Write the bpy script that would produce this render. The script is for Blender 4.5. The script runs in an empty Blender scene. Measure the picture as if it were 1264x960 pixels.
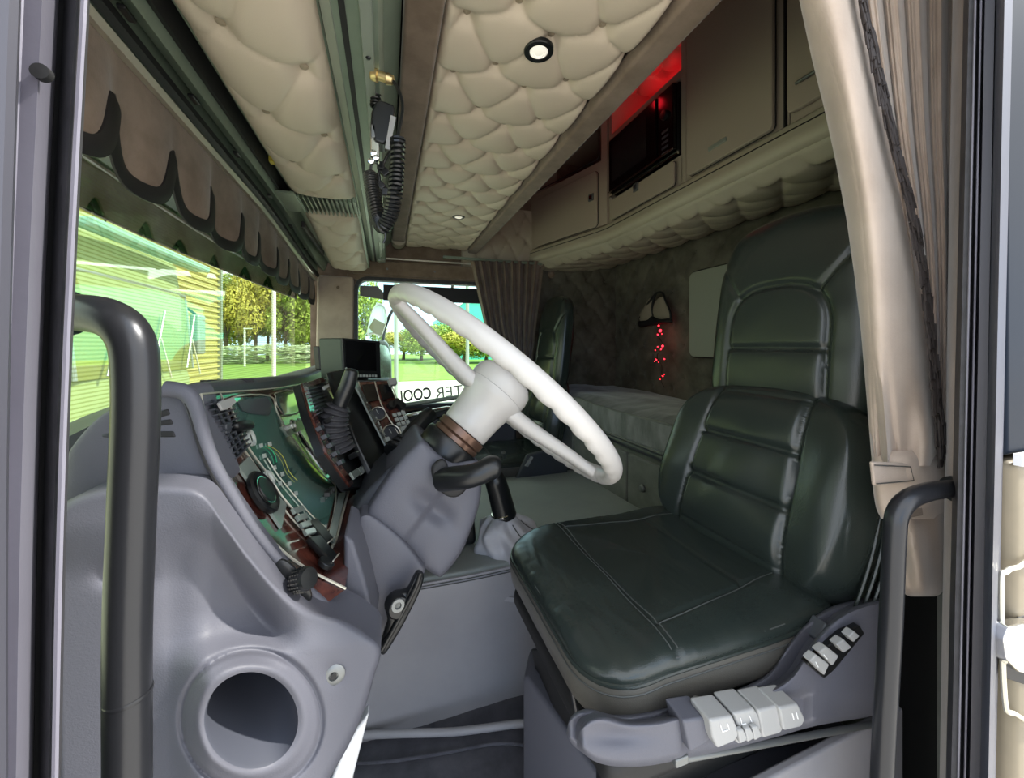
import bpy, bmesh, math, random
from mathutils import Vector, Matrix, noise
from mathutils.bvhtree import BVHTree
random.seed(7)
PI = math.pi
V = Vector
sc = bpy.context.scene
COL = sc.collection

# ------------------------------------------------------------------ camera
FPX = 477.0                      # focal length in pixels of the 1264 x 960 frame
YAW = math.radians(17.9)
cam_d = bpy.data.cameras.new('camera')
cam_d.sensor_width = 36.0
cam_d.lens = FPX / 1264 * 36
cam_d.shift_y = -53 / 1264
cam_d.clip_start = 0.02
cam_d.clip_end = 400
cam = bpy.data.objects.new('camera', cam_d)
cam.rotation_euler = (PI / 2, 0, -YAW)
COL.objects.link(cam)
sc.camera = cam

# ------------------------------------------------------------------ world, sun, exposure
w = bpy.data.worlds.new('sky')
sc.world = w
w.use_nodes = True
nt = w.node_tree
nt.nodes.clear()
o_ = nt.nodes.new('ShaderNodeOutputWorld')
bg = nt.nodes.new('ShaderNodeBackground')
tc = nt.nodes.new('ShaderNodeTexCoord')
nz = nt.nodes.new('ShaderNodeTexNoise')
nz.inputs['Scale'].default_value = 2.2
nz.inputs['Detail'].default_value = 6
rp = nt.nodes.new('ShaderNodeValToRGB')
rp.color_ramp.elements[0].position = .36
rp.color_ramp.elements[0].color = (.42, .66, 1.0, 1)
rp.color_ramp.elements[1].position = .56
rp.color_ramp.elements[1].color = (1.0, 1.0, 1.0, 1)
nt.links.new(tc.outputs['Generated'], nz.inputs['Vector'])
nt.links.new(nz.outputs['Fac'], rp.inputs['Fac'])
nt.links.new(rp.outputs['Color'], bg.inputs['Color'])
nt.links.new(bg.outputs['Background'], o_.inputs['Surface'])
bg.inputs['Strength'].default_value = 1.5

sun_d = bpy.data.lights.new('sun', 'SUN')
sun_d.energy = 4.0
sun_d.angle = math.radians(2)
sun_d.color = (1, .96, .88)
sun = bpy.data.objects.new('sun', sun_d)
sun.rotation_euler = V((-.75, .25, -.75)).to_track_quat('-Z', 'Y').to_euler()
COL.objects.link(sun)

vs = sc.view_settings
vs.view_transform = 'Standard'
vs.look = 'None'
vs.exposure = .95
vs.gamma = 1.0
vs.use_curve_mapping = False

# ------------------------------------------------------------------ pixel -> point
FW = V((math.sin(YAW), math.cos(YAW), 0))
RT = V((math.cos(YAW), -math.sin(YAW), 0))
def ray(px, py):
    return FW + RT * ((px - 632) / FPX) + V((0, 0, (427 - py) / FPX))
def at(px, py, X=None, Y=None, Z=None):
    d = ray(px, py)
    if X is not None: return d * (X / d.x)
    if Y is not None: return d * (Y / d.y)
    return d * (Z / d.z)
def hit(px, py, p0, n):
    d = ray(px, py)
    return d * (p0.dot(n) / d.dot(n))

# ------------------------------------------------------------------ materials
def _mat(name):
    m = bpy.data.materials.new(name)
    m.use_nodes = True
    t = m.node_tree
    return m, t, t.nodes['Principled BSDF']
def mat(name, col, rough=.5, metal=0, bump=0, bscale=200, mottle=None, mscale=8, mdetail=5, sheen=0,
        coat=0, spec=.5, kind='noise', stretch=None, emit=None, emit_s=0, sheen_tint=None, contrast=(.35, .65)):
    m, t, b = _mat(name)
    L = t.links.new
    b.inputs['Base Color'].default_value = (*col, 1)
    b.inputs['Roughness'].default_value = rough
    b.inputs['Metallic'].default_value = metal
    b.inputs['Specular IOR Level'].default_value = spec
    b.inputs['Sheen Weight'].default_value = sheen
    b.inputs['Sheen Roughness'].default_value = .4
    b.inputs['Coat Weight'].default_value = coat
    b.inputs['Coat Roughness'].default_value = .08
    if emit:
        b.inputs['Emission Color'].default_value = (*emit, 1)
        b.inputs['Emission Strength'].default_value = emit_s
    c = t.nodes.new('ShaderNodeTexCoord')
    src = c.outputs['Object']
    if stretch:
        mp = t.nodes.new('ShaderNodeMapping')
        mp.inputs['Scale'].default_value = stretch
        L(src, mp.inputs['Vector'])
        src = mp.outputs['Vector']
    if mottle:
        n = t.nodes.new('ShaderNodeTexNoise')
        n.inputs['Scale'].default_value = mscale
        n.inputs['Detail'].default_value = mdetail
        n.inputs['Roughness'].default_value = .6
        r = t.nodes.new('ShaderNodeValToRGB')
        r.color_ramp.elements[0].position = contrast[0]
        r.color_ramp.elements[1].position = contrast[1]
        r.color_ramp.elements[0].color = (*col, 1)
        r.color_ramp.elements[1].color = (*mottle, 1)
        L(src, n.inputs['Vector'])
        L(n.outputs['Fac'], r.inputs['Fac'])
        L(r.outputs['Color'], b.inputs['Base Color'])
    if bump:
        if kind == 'leather':
            n = t.nodes.new('ShaderNodeTexVoronoi')
            n.inputs['Scale'].default_value = bscale
            n.feature = 'DISTANCE_TO_EDGE'
            out = n.outputs['Distance']
        else:
            n = t.nodes.new('ShaderNodeTexNoise')
            n.inputs['Scale'].default_value = bscale
            n.inputs['Detail'].default_value = 3
            out = n.outputs['Fac']
        L(src, n.inputs['Vector'])
        bp = t.nodes.new('ShaderNodeBump')
        bp.inputs['Strength'].default_value = bump
        bp.inputs['Distance'].default_value = .0006
        L(out, bp.inputs['Height'])
        L(bp.outputs['Normal'], b.inputs['Normal'])
    return m

def glass(name, tint, gloss=1.0, lines=None):
    m, t, b = _mat(name)
    t.nodes.remove(b)
    L = t.links.new
    out = t.nodes['Material Output']
    tr = t.nodes.new('ShaderNodeBsdfTransparent')
    tr.inputs['Color'].default_value = (*tint, 1)
    gl = t.nodes.new('ShaderNodeBsdfGlossy')
    gl.inputs['Roughness'].default_value = .02
    fr = t.nodes.new('ShaderNodeFresnel')
    fr.inputs['IOR'].default_value = 1.45
    mx = t.nodes.new('ShaderNodeMixShader')
    mul = t.nodes.new('ShaderNodeMath')
    mul.operation = 'MULTIPLY'
    mul.inputs[1].default_value = gloss
    L(fr.outputs['Fac'], mul.inputs[0])
    L(mul.outputs[0], mx.inputs['Fac'])
    L(tr.outputs[0], mx.inputs[1])
    L(gl.outputs[0], mx.inputs[2])
    L(mx.outputs[0], out.inputs['Surface'])
    if lines:
        c = t.nodes.new('ShaderNodeTexCoord')
        wv = t.nodes.new('ShaderNodeTexWave')  # horizontal bands that darken the tint
        wv.bands_direction = 'Z'
        wv.inputs['Scale'].default_value = lines
        wv.inputs['Distortion'].default_value = .15
        r = t.nodes.new('ShaderNodeValToRGB')
        r.color_ramp.elements[0].color = (tint[0] * .72, tint[1] * .72, tint[2] * .55, 1)
        r.color_ramp.elements[1].color = (*tint, 1)
        r.color_ramp.elements[0].position = .1
        r.color_ramp.elements[1].position = .55
        L(c.outputs['Object'], wv.inputs['Vector'])
        L(wv.outputs['Fac'], r.inputs['Fac'])
        L(r.outputs['Color'], tr.inputs['Color'])
    return m

def emis(name, col, s):
    m, t, b = _mat(name)
    b.inputs['Base Color'].default_value = (*col, 1)
    b.inputs['Emission Color'].default_value = (*col, 1)
    b.inputs['Emission Strength'].default_value = s
    return m

LENS = mat('instrument_lens', (.085, .20, .165), .04, spec=1.0, coat=1.0)  # teal base colour stands in for an aqua reflection on the glass
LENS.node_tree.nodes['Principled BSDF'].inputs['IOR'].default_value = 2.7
M = dict(
    leather=mat('black_leather', (.022, .030, .027), .27, bump=.35, bscale=420, kind='leather', spec=.6),
    leather_side=mat('dark_leather_band', (.10, .095, .082), .36, bump=.4, bscale=380, kind='leather', spec=.6),  # warm, lighter base carries ground light reflected on the band
    stitch=mat('stitching', (.065, .07, .068), .6),
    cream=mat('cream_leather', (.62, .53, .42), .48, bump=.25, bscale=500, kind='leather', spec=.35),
    button=mat('cream_button', (.34, .28, .20), .5),
    suede=mat('brown_suede', (.17, .125, .09), .95, mottle=(.25, .19, .145), mscale=14, sheen=.3, bump=.4, bscale=350, spec=.15),
    suede_light=mat('beige_suede', (.40, .32, .26), .95, mottle=(.50, .41, .34), mscale=9, sheen=.4, bump=.4, bscale=500, spec=.15),
    suede_dark=mat('dark_suede', (.085, .08, .062), .95, mottle=(.17, .16, .125), mscale=9, mdetail=8, sheen=.25, bump=.4, bscale=300, spec=.15),
    suede_grey=mat('grey_suede', (.13, .14, .125), .9, mottle=(.2, .21, .19), mscale=10, sheen=.3, bump=.4, bscale=300, spec=.2),
    suede_bed=mat('bed_suede', (.12, .13, .125), .85, mottle=(.24, .25, .25), mscale=7, sheen=.35, spec=.2, stretch=(1, 2.5, 1)),
    black_fringe=mat('black_fringe', (.010, .009, .010), .6),
    fringe=mat('brown_black_fringe', (.035, .028, .027), .7),
    plastic=mat('grey_plastic', (.098, .10, .122), .52, bump=.35, bscale=700, spec=.4),
    plastic_light=mat('light_grey_plastic', (.17, .165, .17), .5, bump=.3, bscale=700, spec=.4),
    plastic_dark=mat('dark_grey_plastic', (.045, .05, .06), .45, bump=.25, bscale=600),
    lining=mat('duct_lining', (.06, .065, .085), .6),
    black=mat('black_plastic', (.008, .009, .01), .32),
    black_matt=mat('matt_black', (.01, .01, .011), .6),
    handle=mat('black_painted_tube', (.022, .023, .027), .3, metal=.35, bump=.1, bscale=300, spec=.6),
    rubber=mat('black_rubber', (.03, .03, .035), .65, mottle=(.05, .05, .058), mscale=60),
    jamb=mat('lilac_grey_paint', (.15, .145, .18), .42, metal=.15, mottle=(.19, .185, .225), mscale=5, bump=.12, bscale=300),
    bead=mat('rear_bead_paint', (.085, .09, .12), .4, metal=.2),
    jamb_dark=mat('dark_jamb', (.06, .06, .075), .4, metal=.2),
    green_metal=mat('green_grey_paint', (.20, .25, .195), .34, metal=.3, mottle=(.26, .32, .25), mscale=6),
    pale_metal=mat('pale_green_paint', (.30, .34, .29), .38, metal=.3),
    alu=mat('aluminium_strip', (.66, .64, .54), .35, metal=.6),
    chrome=mat('chrome', (.8, .8, .78), .12, metal=1),
    brass=mat('brass', (.65, .5, .25), .28, metal=.9),
    wheel=mat('ivory_wheel', (.52, .50, .475), .33, bump=.06, bscale=120, spec=.5, coat=.15),
    vinyl=mat('grey_vinyl', (.27, .265, .285), .55, mottle=(.31, .305, .325), mscale=5, bump=.3, bscale=500),
    tunnel_top=mat('tunnel_top_vinyl', (.27, .30, .29), .55, mottle=(.32, .35, .335), mscale=4, bump=.3, bscale=500),
    carpet=mat('blue_grey_carpet', (.06, .06, .075), .95, mottle=(.10, .10, .12), mscale=14, sheen=.3, bump=.6, bscale=400, spec=.1),
    gaiter=mat('grey_leather_gaiter', (.44, .44, .48), .40, mottle=(.56, .56, .60), mscale=12, bump=.3, bscale=400),
    wood=mat('burl_wood', (.022, .007, .006), .18, mottle=(.125, .036, .024), mscale=38, mdetail=9, coat=.8, contrast=(.38, .66)),
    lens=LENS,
    dashgrey=mat('dash_plate', (.20, .235, .21), .25, spec=.7, coat=.4),
    key=mat('pale_key', (.42, .45, .42), .4),
    lever_grey=mat('pale_grey_lever', (.33, .33, .325), .45, bump=.15, bscale=500),
    screen=mat('screen', (.004, .004, .005), .12, spec=.5),
    cabinet=mat('taupe_laminate', (.40, .34, .27), .45, spec=.3, bump=.1, bscale=200),
    cabinet_edge=mat('taupe_leather', (.48, .44, .33), .42, bump=.2, bscale=420, kind='leather'),
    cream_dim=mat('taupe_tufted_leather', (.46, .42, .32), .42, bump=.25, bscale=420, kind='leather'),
    white=mat('white_paint', (.8, .8, .8), .35),
    blind=mat('sage_blind', (.33, .35, .28), .6),
    windscreen=glass('green_tinted_glass', (.84, .97, .78), .35, lines=44),
    side_glass=glass('clear_green_glass', (.88, .98, .90), .6),
    visor=glass('smoked_visor', (.045, .12, .07), .25),
    lamp_lens=mat('lamp_lens', (.85, .84, .76), .3, emit=(1, .93, .8), emit_s=.25),
    red_glow=emis('red_lamp', (1, .015, .03), 4),
    red_strip=emis('red_strip', (1, .015, .03), 1.6),
    grass=mat('lawn', (.13, .24, .03), .9, mottle=(.2, .33, .045), mscale=.8),
    asphalt=mat('asphalt', (.50, .46, .40), .9, mottle=(.58, .54, .48), mscale=2),
    leaf=mat('leaf', (.20, .30, .04), .7, mottle=(.42, .48, .08), mscale=.8),
    leaf2=mat('leaf_yellow', (.36, .34, .05), .7, mottle=(.58, .50, .09), mscale=.8),
    bark=mat('bark', (.12, .09, .06), .9),
    olive=mat('olive_cladding', (.46, .42, .14), .6),
    truck_paint=mat('pale_green_truck', (.30, .37, .16), .6, coat=.0),
    teal=mat('teal_cladding', (.08, .55, .46), .4),
    truck_glass=mat('truck_windscreen', (.22, .24, .06), .35, spec=.5),
    bronze=mat('beige_ground_reflection', (.17, .145, .10), .5, metal=.0, coat=.0, spec=.3, mottle=(.24, .20, .14), mscale=5),  # beige base stands in for the ground mirrored in the panel
    gold=mat('beige_lace', (.32, .27, .2), .8),
    steel=mat('brushed_steel', (.20, .21, .21), .4, metal=.6),
    red=mat('red_plastic', (.6, .01, .03), .4),
    amber=mat('yellow_print', (.55, .45, .05), .5),
    green_print=mat('green_print', (.02, .35, .16), .5),
)

# ------------------------------------------------------------------ mesh helpers
def cr(pts, n=8, closed=False):
    """Catmull-Rom resample of tuples / vectors."""
    P = [tuple(p) for p in pts]
    m = len(P)
    out = []
    segs = m if closed else m - 1
    for i in range(segs):
        if closed:
            a, b, c, d = P[(i - 1) % m], P[i], P[(i + 1) % m], P[(i + 2) % m]
        else:
            a, b, c, d = P[max(i - 1, 0)], P[i], P[i + 1], P[min(i + 2, m - 1)]
        for k in range(n):
            t = k / n
            out.append(tuple(.5 * ((2 * q) + (r - p) * t + (2 * p - 5 * q + 4 * r - s) * t * t + (-p + 3 * q - 3 * r + s) * t ** 3)
                             for p, q, r, s in zip(a, b, c, d)))
    if not closed:
        out.append(P[-1])
    return out

def lerp(a, b, t): return a + (b - a) * t
def interp(tab, x):
    if x <= tab[0][0]: return tab[0][1]
    for (a, b), (c, d) in zip(tab, tab[1:]):
        if x <= c: return b + (d - b) * (x - a) / (c - a)
    return tab[-1][1]
def sstep(a, b, x):
    t = max(0, min(1, (x - a) / (b - a)))
    return t * t * (3 - 2 * t)

class MB:
    def __init__(s): s.v = []; s.f = []
    def add(s, vs_, fs):
        k = len(s.v)
        s.v += [V(p) for p in vs_]
        s.f += [tuple(i + k for i in f) for f in fs]
        return s
    def box(s, c, size, rot=None):
        c = V(c)
        vv = []
        for x in (-.5, .5):
            for y in (-.5, .5):
                for z in (-.5, .5):
                    p = V((x * size[0], y * size[1], z * size[2]))
                    if rot is not None: p = rot @ p
                    vv.append(c + p)
        return s.add(vv, [(0, 1, 3, 2), (4, 6, 7, 5), (0, 4, 5, 1), (2, 3, 7, 6), (0, 2, 6, 4), (1, 5, 7, 3)])
    def tube(s, pts, r, seg=12, closed=False, flat=1.0, up=None):
        P = [V(p) for p in pts]
        n = len(P)
        R = r if isinstance(r, (list, tuple)) else [r] * n
        prev = None
        vv = []
        for i in range(n):
            if closed: t = (P[(i + 1) % n] - P[i - 1])
            else: t = (P[min(i + 1, n - 1)] - P[max(i - 1, 0)])
            if t.length < 1e-9: t = V((0, 0, 1))
            t.normalize()
            if prev is None:
                a = V(up) if up is not None else (V((0, 0, 1)) if abs(t.z) < .9 else V((1, 0, 0)))
            else: a = prev
            a = a - t * a.dot(t)
            a.normalize()
            prev = a
            b = t.cross(a)
            for k in range(seg):
                th = 2 * PI * k / seg
                vv.append(P[i] + (a * math.cos(th) * flat + b * math.sin(th)) * R[i])
        ff = []
        for i in range(n if closed else n - 1):
            j = (i + 1) % n
            for k in range(seg):
                l = (k + 1) % seg
                ff.append((i * seg + k, i * seg + l, j * seg + l, j * seg + k))
        if not closed:
            ff.append(tuple(reversed(range(seg))))
            ff.append(tuple((n - 1) * seg + k for k in range(seg)))
        return s.add(vv, ff)
    def lathe(s, c, axis, prof, seg=28, a0=None, ring=False):
        c = V(c); ax = V(axis).normalized()
        a = V(a0) if a0 is not None else (V((0, 0, 1)) if abs(ax.z) < .9 else V((1, 0, 0)))
        a = (a - ax * a.dot(ax)).normalized()
        b = ax.cross(a)
        vv = []
        for r, h in prof:
            for k in range(seg):
                th = 2 * PI * k / seg
                vv.append(c + ax * h + (a * math.cos(th) + b * math.sin(th)) * r)
        ff = []
        for i in range(len(prof) - 1):
            for k in range(seg):
                l = (k + 1) % seg
                ff.append((i * seg + k, i * seg + l, (i + 1) * seg + l, (i + 1) * seg + k))
        if ring:
            q = (len(prof) - 1) * seg
            for k in range(seg):
                l = (k + 1) % seg
                ff.append((q + k, q + l, l, k))
            return s.add(vv, ff)
        if prof[0][0] > 1e-6: ff.append(tuple(reversed(range(seg))))
        if prof[-1][0] > 1e-6: ff.append(tuple((len(prof) - 1) * seg + k for k in range(seg)))
        return s.add(vv, ff)
    def prism(s, poly, vec):
        P = [V(p) for p in poly]
        vec = V(vec)
        n = len(P)
        ff = [tuple(range(n)), tuple(reversed(range(n, 2 * n)))]
        for i in range(n):
            j = (i + 1) % n
            ff.append((i, i + n, j + n, j))
        return s.add(P + [p + vec for p in P], ff)
    def grid(s, rows, closeu=False, closev=False):
        n, m = len(rows), len(rows[0])
        vv = [p for r in rows for p in r]
        ff = []
        for i in range(n if closev else n - 1):
            ii = (i + 1) % n
            for j in range(m if closeu else m - 1):
                jj = (j + 1) % m
                ff.append((i * m + j, i * m + jj, ii * m + jj, ii * m + j))
        return s.add(vv, ff)
    def sheet(s, rows, off):
        """closed slab: rows grid plus the same grid moved by vector/func off."""
        n, m = len(rows), len(rows[0])
        k = len(s.v)
        g = off if callable(off) else (lambda p: p + V(off))
        s.grid(rows)
        k2 = len(s.v)
        s.grid([[g(V(p)) for p in r] for r in rows])
        rim = [j for j in range(m)] + [i * m + m - 1 for i in range(1, n)] + [(n - 1) * m + j for j in range(m - 2, -1, -1)] + [i * m for i in range(n - 2, 0, -1)]
        for a, b in zip(rim, rim[1:] + rim[:1]):
            s.f.append((k + a, k + b, k2 + b, k2 + a))
        return s
    def pillow(s, outline, n, H, p=3.0, Hb=0.0, rings=10, disp=None, center=None, pb=None):
        O = [V(q) for q in outline]
        m = len(O)
        c = V(center) if center is not None else sum(O, V((0, 0, 0))) / m
        n = V(n).normalized()
        def rows(h, sign, pw):
            rr = []
            for i in range(rings + 1):
                r = math.sin(i / rings * PI / 2)
                hh = h * max(0, 1 - r ** pw) ** (1 / pw)
                row = []
                for q in O:
                    pt = c.lerp(q, r)
                    if disp and sign > 0: hh2 = hh + disp(pt, r)
                    else: hh2 = hh
                    row.append(pt + n * hh2 * sign)
                rr.append(row)
            return rr
        a = rows(H, 1, p)
        s.grid(a, closeu=True)
        if Hb is not None:
            b = rows(Hb, -1, pb or p)
            if Hb == 0: b = [b[0], b[-1]]
            s.grid([list(reversed(x)) for x in b], closeu=True)
        return s
    def loops(s, rings_, capa=True, capb=True):
        m = len(rings_[0]); n = len(rings_)
        k = len(s.v)
        s.grid(rings_, closeu=True)
        if capa: s.f.append(tuple(k + j for j in reversed(range(m))))
        if capb: s.f.append(tuple(k + (n - 1) * m + j for j in range(m)))
        return s

ORIG = {}
def link(o, origin, parent):
    COL.objects.link(o)
    if parent is None:
        o.location = origin
        ORIG[o.name] = V(origin)
    else:
        o.parent = parent
        ORIG[o.name] = V(origin)
        o.location = V(origin) - ORIG[parent.name]
    return o
def mk(name, mb, m, parent=None, smooth=True, bevel=0, seg=2, ang=38, label=None, cat=None, group=None, kind=None, sub=0):
    me = bpy.data.meshes.new(name)
    vs_ = mb.v
    if parent is None:
        lo = V((min(v.x for v in vs_), min(v.y for v in vs_), min(v.z for v in vs_)))
        hi = V((max(v.x for v in vs_), max(v.y for v in vs_), max(v.z for v in vs_)))
        org = V(((lo.x + hi.x) / 2, (lo.y + hi.y) / 2, lo.z))
    else: org = ORIG[parent.name]
    me.from_pydata([v - org for v in vs_], [], mb.f)
    bm = bmesh.new(); bm.from_mesh(me)
    bmesh.ops.remove_doubles(bm, verts=bm.verts, dist=1e-6)
    bmesh.ops.recalc_face_normals(bm, faces=bm.faces)
    bm.to_mesh(me); bm.free()
    me.materials.append(m)
    if smooth:
        me.polygons.foreach_set('use_smooth', [True] * len(me.polygons))
        me.set_sharp_from_angle(angle=math.radians(ang))
    me.update()
    o = bpy.data.objects.new(name, me)
    link(o, org, parent)
    if bevel:
        b = o.modifiers.new('bevel', 'BEVEL')
        b.width = bevel; b.segments = seg; b.limit_method = 'ANGLE'; b.angle_limit = math.radians(35)
        b.harden_normals = True
    if sub:
        q = o.modifiers.new('subsurf', 'SUBSURF'); q.levels = sub; q.render_levels = sub
    tag(o, label, cat, group, kind)
    return o
def tag(o, label=None, cat=None, group=None, kind=None):
    if label: o['label'] = label
    if cat: o['category'] = cat
    if group: o['group'] = group
    if kind: o['kind'] = kind
    return o
def thing(name, loc, label=None, cat=None, group=None, kind=None):
    o = bpy.data.objects.new(name, None)
    o.empty_display_size = .05
    link(o, V(loc), None)
    return tag(o, label, cat, group, kind)
def copy_obj(o, parent=None, dloc=None):
    c = o.copy()
    COL.objects.link(c)
    if parent is not None:
        c.parent = parent
    if dloc is not None: c.location = o.location + V(dloc)
    ORIG[c.name] = ORIG[o.name] + (V(dloc) if dloc is not None else V((0, 0, 0)))
    return c
def copy_tree(o, dloc, label=None):
    c = copy_obj(o, None, dloc)
    if label: c['label'] = label
    for ch in list(o.children):
        k = copy_obj(ch, c)
        for g in list(ch.children): copy_obj(g, k)
    return c

def tuft_h(a, b, cu, cv, D, pw=.55):
    s_ = a / cu + b / (2 * cv); t_ = a / cu - b / (2 * cv)
    x, y = abs(math.sin(PI * s_)), abs(math.sin(PI * t_))
    d2 = x * x + y * y
    return D * (.26 * (x * y) ** pw + .14 * (1 - math.exp(-min(x, y) * 9)) + .58 * (1 - math.exp(-d2 * 5)))
def tuft(mb, O, U, W, N, nu, nw, cu, cv, D, oa=0, ob=0, edge=.02, thick=.03, curve=None):
    """padded panel: corner O, spans U and W, normal N (towards the viewer)."""
    O, U, W, N = V(O), V(U), V(W), V(N).normalized()
    lu, lw = U.length, W.length
    rows = []
    for j in range(nw + 1):
        row = []
        for i in range(nu + 1):
            a, b = i / nu * lu, j / nw * lw
            e = min(a, lu - a, b, lw - b)
            k = 1 if e > edge else math.sqrt(max(0, 1 - (1 - e / edge) ** 2))
            h = tuft_h(a + oa, b + ob + .18 * cv * math.cos(2 * PI * (a + oa) / cu), cu, cv, D) * k + (k - 1) * D * .2
            p = O + U * (i / nu) + W * (j / nw) + N * h
            if curve: p += curve(a / lu, b / lw)
            row.append(p)
        rows.append(row)
    mb.sheet(rows, -N * thick)
    return mb
def tuft_buttons(O, U, W, N, cu, cv, D, oa=0, ob=0, r=.006, curve=None):
    O, U, W, N = V(O), V(U), V(W), V(N).normalized()
    lu, lw = U.length, W.length
    out = []
    j = math.floor(ob / cv)
    while j * cv - ob < lw:
        for i in range(-2, int((lu + oa) / cu) + 3):
            a = (i + (j % 2) * .5) * cu - oa
            b = j * cv - ob - .18 * cv * math.cos(2 * PI * (a + oa) / cu)
            if .012 < a < lu - .012 and .012 < b < lw - .012:
                p = O + U * (a / lu) + W * (b / lw) + N * (D * .10)
                if curve: p += curve(a / lu, b / lw)
                out.append(p)
        j += 1
    return out
def add_buttons(pts, N, r, m, parent, limit=300):
    if not pts: return
    N = V(N).normalized()
    proto = MB().lathe((0, 0, 0), N, [(r, -.002), (r, .001), (r * .75, r * .4), (0.0001, r * .55)], 12)
    me = None
    for p in pts[:limit]:
        if me is None:
            o = mk('button', proto, m, parent)
            me = o.data
            # proto verts are relative to parent origin: rebuild around zero
            off = ORIG[parent.name]
            for v in me.vertices: v.co = v.co + off
        else:
            o = bpy.data.objects.new('button', me)
            COL.objects.link(o); o.parent = parent
        o.location = V(p) - ORIG[parent.name]
def rrect(w_, h_, r, n=5):
    out = []
    for cx, cy, a in ((w_ / 2 - r, h_ / 2 - r, 0), (-w_ / 2 + r, h_ / 2 - r, 90), (-w_ / 2 + r, -h_ / 2 + r, 180), (w_ / 2 - r, -h_ / 2 + r, 270)):
        for k in range(n + 1):
            t = math.radians(a + 90 * k / n)
            out.append((cx + r * math.cos(t), cy + r * math.sin(t)))
    return out
def frame3(o, u, v, pts):
    o, u, v = V(o), V(u), V(v)
    return [o + u * a + v * b for a, b in pts]

# =================================================================== THE SETTING
FLOOR = -0.90
XW = -0.36                       # windscreen plane
YF = 2.20                        # far (passenger) side wall
XR = 1.42                        # rear wall
YD = 0.22                        # door opening plane
ROOF = 1.26

# cab floor with carpet
mb = MB()
rows = []
for j in range(25):
    row = []
    for i in range(41):
        x = lerp(-.30, .34, i / 40); y = lerp(.28, .95, j / 24)
        row.append(V((x, y, FLOOR + .004 * noise.noise(V((x * 9, y * 9, 0))) + .003 * noise.noise(V((x * 30, y * 30, 3))))))
    rows.append(row)
mb.sheet(rows, (0, 0, -.03))
mk('floor', mb, M['carpet'], kind='structure', label='dark blue-grey carpet on the cab floor')
mk('trim_5', MB().box((.50, 1.21, FLOOR - .055), (1.92, 2.0, .04)), M['plastic_dark'], kind='structure', smooth=False, label='dark cab floor pan under the carpet')
mk('wall_front', MB().box((-.50, 1.21, -.66), (.04, 2.0, .50)), M['plastic_dark'], kind='structure', smooth=False, label='dark bulkhead below the windscreen')
mk('trim_6', MB().box((-.40, .215, -.10), (.30, .03, 1.6)), M['jamb'], kind='structure', smooth=False, label='lilac grey front corner of the cab beside the door opening')  # unseen panel, added full height to block light at this corner
mk('trim_1', MB().box((.55, .26, FLOOR - .06), (1.9, .10, .05)), M['plastic_light'], kind='structure', bevel=.01,
   label='pale grey door sill strip at the cab floor edge')

# outside shell: rear wall, far wall, roof, front
rear = MB().box((XR + .03, 1.2, .2), (.04, 2.1, 2.2))
mk('wall_rear', rear, M['suede_dark'], kind='structure', label='dark suede rear wall behind the bunk')
O0 = V((XR + .01, YF, -.30)); U0 = V((0, -(YF - .28), 0)); W0 = V((0, 0, .92))
mb = tuft(MB(), O0, U0, W0, (-1, 0, 0), 190, 96, .16, .085, .022, .03, .02, .01, .015)
wr = mk('tufted_panel', mb, M['suede_dark'], bpy.data.objects['wall_rear'])
add_buttons(tuft_buttons(O0, U0, W0, (-1, 0, 0), .16, .085, .022, .03, .02), (-1, 0, 0), .006, M['suede_dark'], wr)

# far side wall with window opening: pieces around it
wx0, wx1, wz0, wz1 = -.150, .62, -.325, .352      # passenger window opening
far = MB()
far.box(((-.375 + wx0) / 2, YF + .02, .0135), (.375 + wx0 - .003, .05, .676))                # far A pillar area
far.box(((wx1 + XR) / 2, YF + .02, .0135), (XR - wx1, .05, .676))             # behind the window
far.box(((-.375 + XR) / 2, YF + .02, .81), (XR + .375, .05, .915))           # above
far.box(((-.40 + XR) / 2, YF + .02, -.62), (XR + .40, .05, .589))           # below
mk('wall_far', far, M['suede'], kind='structure', smooth=False, label='brown suede lined far side wall round the passenger window')
wf = bpy.data.objects['wall_far']
O1 = V((.84, YF - .002, -.30)); U1 = V((.58, 0, 0)); W1 = V((0, 0, .82))
mb = tuft(MB(), O1, U1, W1, (0, -1, 0), 70, 90, .13, .075, .02, .02, .02, .01, .012)
tp = mk('tufted_panel', mb, M['suede_dark'], wf)
add_buttons(tuft_buttons(O1, U1, W1, (0, -1, 0), .13, .075, .02, .02, .02), (0, -1, 0), .006, M['suede_dark'], tp)
# leather tufted corner above the door header
O2 = V((.40, YF - .004, .40)); U2 = V((.48, 0, 0)); W2 = V((0, 0, .42))
mb = tuft(MB(), O2, U2, W2, (0, -1, 0), 60, 60, .12, .08, .02, .02, .03, .01, .012)
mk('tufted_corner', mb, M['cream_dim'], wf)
# header strip above the window with chrome line
hd = MB().box((.20, YF - .02, .415), (.74, .035, .075))
mk('header', hd, M['suede'], wf, bevel=.006)
mk('header_lower_step', MB().box((.20, YF - .012, .365), (.80, .03, .03)), M['suede'], wf, bevel=.006)
mk('header_strip', MB().box((.29, YF - .042, .465), (.62, .012, .008)), M['alu'], wf, bevel=.002)
for x in (.0, .25, .55):
    mk('screw', MB().lathe((x, YF - .04, .41), (0, -1, 0), [(.006, 0), (.005, .003), (.0001, .004)], 10), M['steel'], wf)
mk('pillar_cover', MB().prism([(-.345, YF - .05, -.16), (-.165, YF - .035, -.16), (-.165, YF - .035, .36), (-.335, YF - .05, .36)], (0, .03, 0)), M['suede_light'], wf, bevel=.012,
   label='beige suede cover on the far windscreen pillar')
mk('pillar_button', MB().lathe((-.24, YF - .045, .30), (0, -1, 0), [(.008, 0), (.007, .004), (.0001, .006)], 12), M['suede'], wf)

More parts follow.
